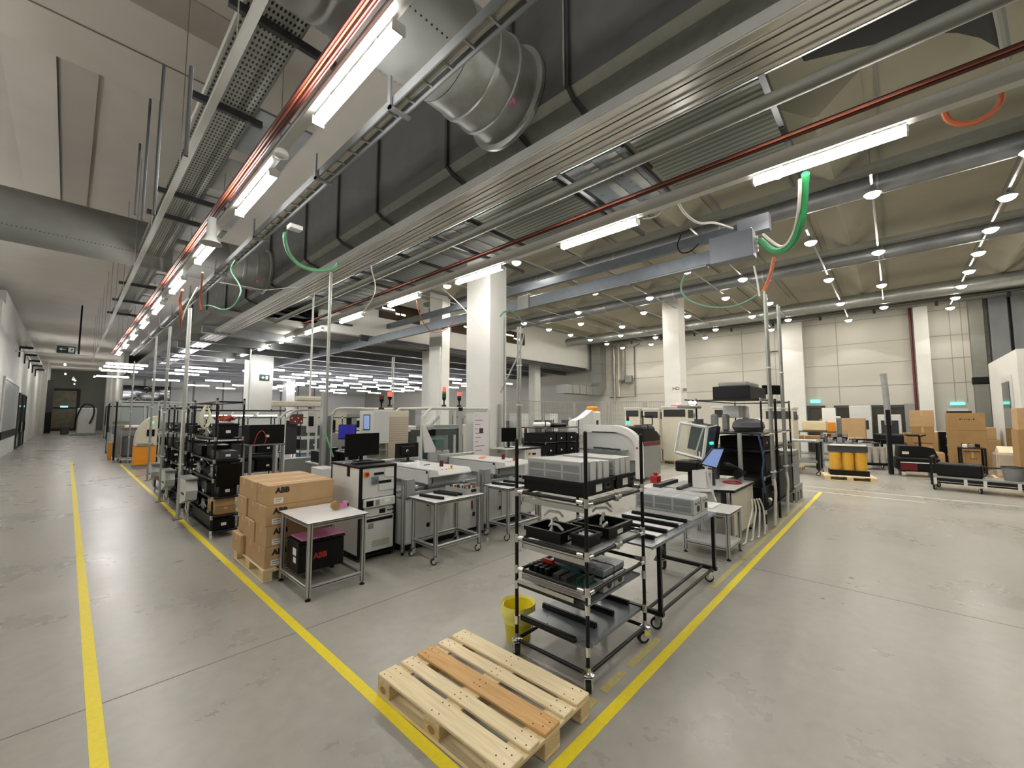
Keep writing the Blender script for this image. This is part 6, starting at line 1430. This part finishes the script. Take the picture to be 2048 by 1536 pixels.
for k in range(4):
    solo('white_cable_loop','white cable drooping between the assembly bench and the floor, %s of four' % ORD[k],'cable',MB().tube(spline([(7.58+.03*k,1.76-.03*k,.58),(7.5+.1*k,1.74-.03*k,.42),(7.2+.2*k,1.74-.035*k,.2),(7.05+.24*k,1.74-.035*k,.03),(6.9+.28*k,1.75-.035*k,.02)],6),.014,7),WCAB)
solo('blue_lead','blue cable hanging in the open side of the pole rack','cable',MB().tube(spline([(8.02,1.72,1.6),(8.04,1.66,1.2),(8.0,1.68,.95),(8.03,1.66,.62)],6),.016,7),BLUECAB)
solo('grey_lead','grey cable hanging from the pole rack shelf','cable',MB().tube(spline([(8.62,1.64,1.58),(8.5,1.63,1.3),(8.45,1.63,1.0),(8.47,1.63,.7)],6),.012,7),WCAB)
t = thing('adapter_plug','black adapter with plugs hanging at the bench end','plug',(7.9,1.60,.45)); part('body', MB().box(-.12,-.04,0,.1,.03,.09,.02), BLACK, t); part('plug', MB().cyl((.1,0,.05),(.2,0,.07),.03,10), LTG, t)
t = box_thing('grey_machine_box','grey machine cabinet on a grey pallet behind the pole rack','cabinet',11.05,1.72,.345,11.85,2.5,1.12,MIDG,extra=lambda t,a,b,h: part('lid_line', MB().box(-a-.004,-b-.004,h*.86,a+.004,b+.004,h*.88), DKGREY, t))
t = thing('grey_pallet','grey plastic pallet block under the grey machine cabinet','pallet',(11.02,1.68,.002)); part('deck', MB().box(0,0,.2,.88,.86,.34,.01), MIDG, t)
for x in (0,.36,.72): part('skid', MB().box(x,0,0,x+.16,.86,.199,.006), MIDG, t)

# ================================================================ PACKING AREA
def trolley(label, x0,y0,x1,y1,h, deck=None, low=.3, rz=0, m=STEEL):
    t = thing('black_trolley', label, 'trolley', ((x0+x1)/2,(y0+y1)/2,0), rz); a,b = (x1-x0)/2,(y1-y0)/2
    for (x,y) in ((-a,-b),(a,-b),(-a,b),(a,b)): part('post', MB().box(x-.025,y-.025,.14,x+.025,y+.025,h-.03), BLACKP, t); caster(t,x,y,.06,RND.uniform(-1,1))
    part('top_deck', MB().box(-a-.03,-b-.03,h-.03,a+.03,b+.03,h), m, t); part('lower_deck', MB().box(-a+.026,-b+.026,low-.03,a-.026,b-.026,low), m, t)
    for y in (-b,b): part('foot_bar', MB().box(-a+.026,y-.02,.15,a-.026,y+.02,.19), BLACKP, t)
    return t
trolley('black trolley with a grey plate top, left of the amber coils',16.35,1.85,17.1,2.75,1.08,low=.42)
for k in range(3): box_thing('steel_plate','thin grey plates lying on the black trolley left of the amber coils','plate',16.4,1.9,1.082+.012*k,17.0,2.65,1.092+.012*k,LTG,group='plates on the black trolley',c=0)
pallet('small wooden pallet carrying the three amber coils',(15.95,1.12,.002),math.radians(12))
t = thing('coil_transformer','transformer with three amber coils on the small wooden pallet','transformer',(15.95,1.1,.15),math.radians(12-90))
part('base', MB().box(-.46,-.2,0,.46,.2,.15,.01), BLACK, t); part('core_top', MB().box(-.46,-.12,.68,.46,.12,.86), DKGREY, t); part('white_bar', MB().box(-.42,-.16,.861,.42,-.08,.91,.006), PAPER, t)
for k in range(3): part('amber_coil', MB().lathe([(.05,.151),(.145,.151),(.148,.4),(.145,.66),(.05,.66)],24,(-.30+.30*k,0,0)), GOLD, t)
for k in range(3): part('terminal', MB().box(-.34+.3*k,-.1,.911,-.26+.3*k,.0,1.0), GALV, t)
def engine_table(label, x,y,rz):
    t = thing('parts_table', label, 'table', (x,y,0), rz)
    for (a,b) in ((-.5,-.3),(.5,-.3),(-.5,.3),(.5,.3)): part('leg', MB().box(a-.03,b-.03,0,a+.03,b+.03,.96), BLACKP, t)
    part('table_top', MB().box(-.55,-.35,.961,.55,.35,1.0), STEEL, t)
    for k in range(14):
        part('machined_part', MB().cyl((0,0,0),(0,0,.12+.02*(k % 4)),.05+.015*(k % 3),12) if k % 2 else MB().box(-.07,-.06,0,.07,.06,.1+.03*(k % 3),.01), (GALV,DKGREY,STEEL,BLACK)[k % 4], t, loc=(-.42+.065*k,-.2+.13*(k % 4),1.002))
    for k in range(5): part('machined_part', MB().cyl((0,0,0),(0,0,.1),.06,12), (GALV,DKGREY)[k % 2], t, loc=(-.3+.15*k,.05,1.18))
    return t
engine_table('black table heaped with grey machined parts behind the amber coils',18.0,1.55,math.radians(-78))
def cage(label, x,y,rz,n):
    t = thing('cage_trolley', label, 'trolley', (x,y,0), rz)
    for (a,b) in ((-.45,-.3),(.45,-.3),(-.45,.3),(.45,.3)): part('post', MB().box(a-.03,b-.03,.12,a+.03,b+.03,1.02), BLACKP, t); caster(t,a,b,.05,.4)
    part('deck', MB().box(-.48,-.33,.16,.48,.33,.24), BLACKP, t); part('top_frame', MB().rframe(.96,.66,.06,.04,Matrix.Translation((0,0,1.041)) @ Matrix.Rotation(PI/2,4,'X')), BLACKP, t)
    for k in range(n): part('glass_cylinder', MB().cyl((0,0,0),(0,0,.55),.085,14), mat('pale ceramic cylinder %d' % k,'#b5b0a6',.25,var=.1), t, loc=(-.32+.21*(k % 4),-.15+.25*(k//4),.242))
cage('black cage trolley with pale cylinders beside the amber coils',19.75,.72,math.radians(-70),8)
# pallet stacker with wrapped mast
t = thing('pallet_stacker','black pallet stacker with a dark red front and a tall wrapped mast','stacker',(18.5,-.42,0),math.radians(-80))
part('body', MB().box(-.48,-.4,.16,.48,.35,.62,.06), BLACK, t); part('hood', MB().prism([(-.45,.621),(.45,.621),(.35,.9),(.1,.95),(-.42,.95)],-.36,.3,'y'), BLACK, t); part('red_panel', MB().box(-.44,-.412,.2,-.05,-.401,.42), DKRED, t); part('white_stripe', MB().box(-.44,-.412,.43,.46,-.401,.455), PAPER, t); part('label_plate', MB().box(-.38,-.373,.7,-.22,-.361,.78), BEIGE, t)
for (x,y) in ((-.36,-.3),(.36,-.3),(-.36,.25),(.36,.25)): part('wheel', MB().cyl((x-.04,y,.08),(x+.04,y,.08),.08,14), LTG, t)
part('mast', MB().box(-.66,-.1,.02,-.55,.1,2.1), BLACK, t); part('wrapped_mast', MB().tube(spline([(-.6,0,1.6),(-.6,.01,2.2),(-.62,0,2.8),(-.64,.02,3.3)],4),.085,10), mat('grey stretch wrap','#8d8d8c',.3,var=.15,scale=10,bump=.4), t); part('handle_bars', MB().tube([(.1,-.1,.951),(.1,-.1,1.25),(.25,-.1,1.3)],.03,8), BLACK, t); part('seat_pad', MB().box(-.2,-.2,1.25,.1,.2,1.32,.03), BLACK, t)
# long platform cart
t = thing('platform_cart','long black platform cart with a pale slatted deck at the picture edge','cart',(15.62,-1.5,0),math.radians(-98))
part('deck', MB().box(-.86,-.36,.32,.86,.36,.36), GALV, t); part('deck_frame', MB().box(-.86,-.38,.24,.86,-.345,.319).box(-.86,.345,.24,.86,.38,.319), BLACKP, t, kind='stuff')
for x in (-.8,-.27,.05,.58): part('pale_bracket', MB().box(x,-.4,.16,x+.06,-.381,.33), LTG, t)
part('end_frame', MB().rframe(.74,.72,.05,.05,Matrix.Translation((-.83,0,.49)) @ Matrix.Rotation(PI/2,4,'Z')), BLACKP, t); part('end_frame', MB().rframe(.74,.72,.05,.05,Matrix.Translation((.83,0,.49)) @ Matrix.Rotation(PI/2,4,'Z')), BLACKP, t)
part('side_bar', MB().cyl((-.8,.33,.6),(.8,.33,.6),.02,8), BLACKP, t); part('long_bar', MB().cyl((-.8,-.3,.2),(.8,-.3,.2),.02,8), BLACKP, t)
for (x,y) in ((-.8,-.3),(.0,-.3),(.8,-.3),(-.8,.3),(.8,.3)): caster(t,x,y,.06,RND.uniform(-.8,.8),LTG)
t = box_thing('black_long_case','long black case lying on the platform cart','case',-.4,-.25,0,.4,.25,.32,BLACK,c=.03); t.location = (15.67,-1.15,.363); t.rotation_euler = (0,0,math.radians(-98))
t = thing('grey_bin','grey plastic bin on the end of the platform cart','bin',(15.55,-2.02,.363)); part('tub', MB().lathe([(.0001,0),(.15,0),(.19,.3),(.18,.3),(.14,.02),(.0001,.02)],20), MIDG, t); part('rim', MB().lathe([(.19,.301),(.205,.301),(.205,.32),(.19,.32)],20,closed=True), DKGREY, t)
# table with packing supplies, cartons
trolley('black table with packing supplies in front of the marked cartons',18.95,-1.95,19.55,-1.45,.92,low=.2,m=BLACKP)
for k,(m,w_) in enumerate(((PAPER,.12),(WFAB,.1),(BLACK,.12))): box_thing('supply_box',('white','grey','black')[k]+' small box on the black table with packing supplies','box',19.0+.18*k,-1.6-.15*k,.922,19.12+.18*k,-1.5-.15*k,.922+.1,m)
carton('carton','marked brown carton under the black table with packing supplies',19.05,-1.87,.204,19.45,-1.53,.80,CARD2,marks=True)
carton('carton','big brown carton with printed marks, bottom of the two-high stack',20.0,-2.12,.16,20.8,-1.28,1.42,CARD2,marks=True); carton('carton','big brown carton with printed marks, top of the two-high stack',20.0,-2.12,1.425,20.8,-1.28,2.0,CARD2,marks=True)
pallet('wooden pallet under the two-high carton stack',(20.4,-1.7,.002),PI/2); box_thing('black_foam_pad','black pad lying on top of the two-high carton stack','pad',20.05,-1.85,2.002,20.6,-1.3,2.06,BLACK)
carton('carton','tall brown carton high up beside the stacker mast',21.0,-1.02,1.5,21.7,-.40,2.1,CARD); carton('carton','brown carton carrying the tall one beside the stacker mast',21.0,-1.0,.93,21.7,-.42,1.495,CARD2); carton('carton','wide brown carton at the floor behind the stacker',20.6,-1.2,.003,21.5,-.5,.61,CARD); carton('carton','narrow brown carton on the wide one behind the stacker',21.05,-.95,.615,21.6,-.5,.925,CARD)
carton('carton','short brown carton beside the marked stack',20.05,-1.24,.003,20.5,-1.21+.5*.0+.12,.9,CARD2) if False else None
for k in range(4): box_thing('black_tote','black tote in the column beside the marked carton stack, %s from the floor' % ORD[k],'tote',21.8,-1.75+.0,.003+.33*k,22.4,-1.15,.003+.33*k+.32,BLACK,extra=lambda t,a,b,h: part('paper_label', MB().box(-a-.002,-.12,h*.4,-a-.0005,.12,h*.65), PAPER, t))
# wrapped pallet load
pallet('wooden pallet under the film wrapped load',(18.4,-2.42,.002),PI/2); t = thing('wrapped_load','pallet load wrapped in clear stretch film','load',(18.4,-2.42,.15)); part('box_block', MB().box(-.36,-.34,0,.36,.34,.68,.01), CARD, t); part('stretch_film', MB().box(-.385,-.365,.01,.385,.365,.71,.06), WRAP, t); part('loose_film', MB().prism([(-.3,.711),(.3,.711),(.05,.88)],-.25,.3,'y'), mat('cream foam sheet','#cdbf9c',.6,var=.1), t)
for k,(x,y,z,a,b,h,m) in enumerate(((22.3,-2.68,.003,.8,.86,1.05,CARD),(22.35,-2.6,1.06,.6,.7,.42,CARD),(16.32,-3.0,.003,.8,.75,1.55,CARD2),(16.36,-2.95,1.556,.7,.68,.55,CARD),(23.1,-1.8,.003,.8,.8,1.25,CARD),(23.2,-.9,.003,.6,.7,1.2,CARD2))):
    carton('carton','plain brown carton in the rear carton group, %s counted from the film wrapped load' % ORD[k],x,y,z,x+a,y+b,z+h,m)
solo('foam_board','cream foam board lying across the rear cartons','board',MB().box(0,0,0,.7,.8,.03),PAPER,(22.32,-2.1+.0,1.2) if False else (23.15,-1.75,1.256))
# boxes and racks left of the stacker
desk('long light table with trays in front of the pale crates',18.7,2.0,19.5,4.2,1.0,PINE)
for k in range(4): box_thing('brown_tray','brown slotted tray on the long light table','tray',18.75,2.1+.5*k,1.002,19.4,2.5+.5*k,1.16,CARD2,group='trays on the long light table')
t = thing('wooden_crate','pale planked wooden crate on the rear table','crate',(22.0,2.6,1.28)); part('planked_box', MB().box(0,-.42,0,.7,.42,.125,.003).box(0,-.42,.128,.7,.42,.255,.003).box(0,-.42,.258,.7,.42,.39,.003), PINE, t); part('skid', MB().box(.02,-.4,-.05,.68,.4,-.001), CARD2, t)
desk('rear table carrying the pale planked crate',21.8,1.9,23.0,3.3,1.22,DKGREY)
carton('carton','open brown carton with white inserts standing behind the machined parts',22.0,.90,.85,22.7,1.64,1.80,CARD); solo('carton_stand','dark table that carries the open carton with inserts','table',MB().box(21.9,.6,.8,23.2,1.85,.845).box(21.95,.65,0,22.0,.7,.799).box(21.95,1.75,0,22.0,1.8,.799).box(23.1,.65,0,23.15,.7,.799).box(23.1,1.75,0,23.15,1.8,.799),DKGREY)
for k in range(2): box_thing('white_insert','white foam insert in front of the open carton','insert',21.94,.98+.3*k,.852,21.985,1.22+.3*k,1.0,PAPER,group='foam inserts at the open carton',c=.004)
for k in range(3): box_thing('black_tote','black tote in the column left of the open carton, %s from the floor' % ORD[k],'tote',22.1,1.9-.12,.003+.3*k,22.7,1.9-.12+.08,.003+.3*k+.29,BLACK,extra=tag_white) if False else None
t = thing('air_unit','pale grey tall cabinet near the end wall','cabinet',(24.0,.75,0)); part('body', MB().box(0,0,.002,.8,.75,2.35,.02), LTG, t); part('vent_grille', MB().box(-.008,.1,1.3,-.001,.65,1.7), RIB, t)
t = thing('air_unit','pale cabinet with a mesh front beside the tall grey one','cabinet',(23.9,-.2,0)); part('body', MB().box(0,0,.002,.8,.75,1.95,.02), LTG, t); part('vent_grille', MB().box(-.008,.1,.9,-.001,.65,1.7), RIB, t)
box_thing('grey_pillar_unit','dark grey slim unit standing beside the mesh front cabinet','unit',23.8,-.62,.002,24.3,-.32,2.4,MIDG)
box_thing('grey_crate','big grey crate with papers near the end wall','crate',24.0,1.65,.003,24.8,2.6,1.75,WALLD,extra=lambda t,a,b,h: part('paper', MB().box(-a*.6,-b*.6,h+.001,a*.4,b*.3,h+.12,.03), PAPER, t))
for k in range(3): box_thing('black_assembly','black frame assembly lying behind the cage trolley','assembly',20.42+.38*k,-.2,.9,20.76+.38*k,.45+.1*k,1.22,BLACK,group='black assemblies behind the cage trolley',c=.03)
desk('dark table under the black frame assemblies',20.36,-.28,21.6,.72,.898,DKGREY)
for k in range(4): box_thing('white_bag','white filled bag or cover behind the pole rack','bag',19.8+.0*k,3.2+.75*k,.003,20.6,3.8+.75*k,1.9-.12*k,LTG,group='white covered units behind the pole rack',c=.12)
for k in range(3): box_thing('black_tote','black tote in front of the white covered units, %s from the pole rack' % ORD[k],'tote',19.0,4.4+.7*k,1.1*0+.003,19.6,4.95+.7*k,1.45,BLACK,extra=tag_white)
box_thing('yellow_sign_board','yellow board leaning near the end wall','board',23.5,1.98,.9,23.55,2.28,1.6,ORANGE); box_thing('white_board','white tall board leaning near the end wall','board',23.6,1.95,.003,23.65,2.45,2.25,PAPER)
# wall fittings
solo('exit_sign','lit green exit sign over the narrow door in the end wall','sign',MB().box(-.05,-.2,-.08,0,.2,.08),EXITM,(XR-.06,2.93,2.62)); solo('wall_exit_sign','blue white lit exit sign above the marked carton stack','sign',MB().box(-.05,-.22,-.06,0,.22,.06),EXITM,(XR-.06,-2.0,2.42))
solo('wall_drop_pipe','red fire pipe running down the end wall beside the pilaster','pipe',MB().cyl((0,0,0),(0,0,5.6),.05,10),DKRED,(XR-.12,-.74,1.3))
t = thing('wall_camera','black projector box on an arm at the end wall','projector',(XR-.25,-2.75,3.2)); part('body', MB().box(-.2,-.3,0,.1,.3,.3,.02), BLACK, t); part('arm', MB().tube([(.1,0,.3),(.1,0,.5),(.24,0,.5)],.03,8), BLACK, t)
for i,y in enumerate((-3.3,-3.9)): solo('wall_vertical_duct','grey vertical duct on the end wall behind the booth, %s from the pilaster' % ORD[i],'duct',MB().box(-.45,-.25,0,0,.25,5.6),GALVD,(XR-.03,y,1.2))
solo('wall_cable_riser','grey vertical cable tray on the end wall','cable tray',MB().box(-.1,-.12,0,0,.12,4.6),GALVD,(XR-.03,-1.95,2.1)) if False else None
solo('wall_riser_pipe','thin black conduit along the end wall above the beige cabinets','conduit',MB().tube([(0,3.4,5.4),(0,4.9,5.35),(0,4.9,2.6)],.03,6).cyl((0,4.9,2.6),(0,4.9,2.4),.06,8),BLACK,(XR-.1,0,0))
solo('roll_container','pale roll box behind the mesh front cabinet','box',MB().box(0,0,.002,.9,.9,1.5,.02),LAM,(24.6,-3.2,0)) if False else None
# ---- far filler of the lamp-lit hall: machine rows
for k in range(7):
    x = 6.0+2.6*k; y = 31+3*(k % 3)
    box_thing('line_machine','pale production machine in the lamp-lit hall, %s counted from the aisle' % ORD[k],'machine',x,y,.002,x+1.7,y+1.6,1.7+.3*(k % 2),(LTG,MIDG,BEIGE,WALLD)[k % 4],extra=lambda t,a,b,h: part('dark_window', MB().box(-a*.6,-b-.01,h*.5,a*.5,-b-.001,h*.85), SCRK, t))
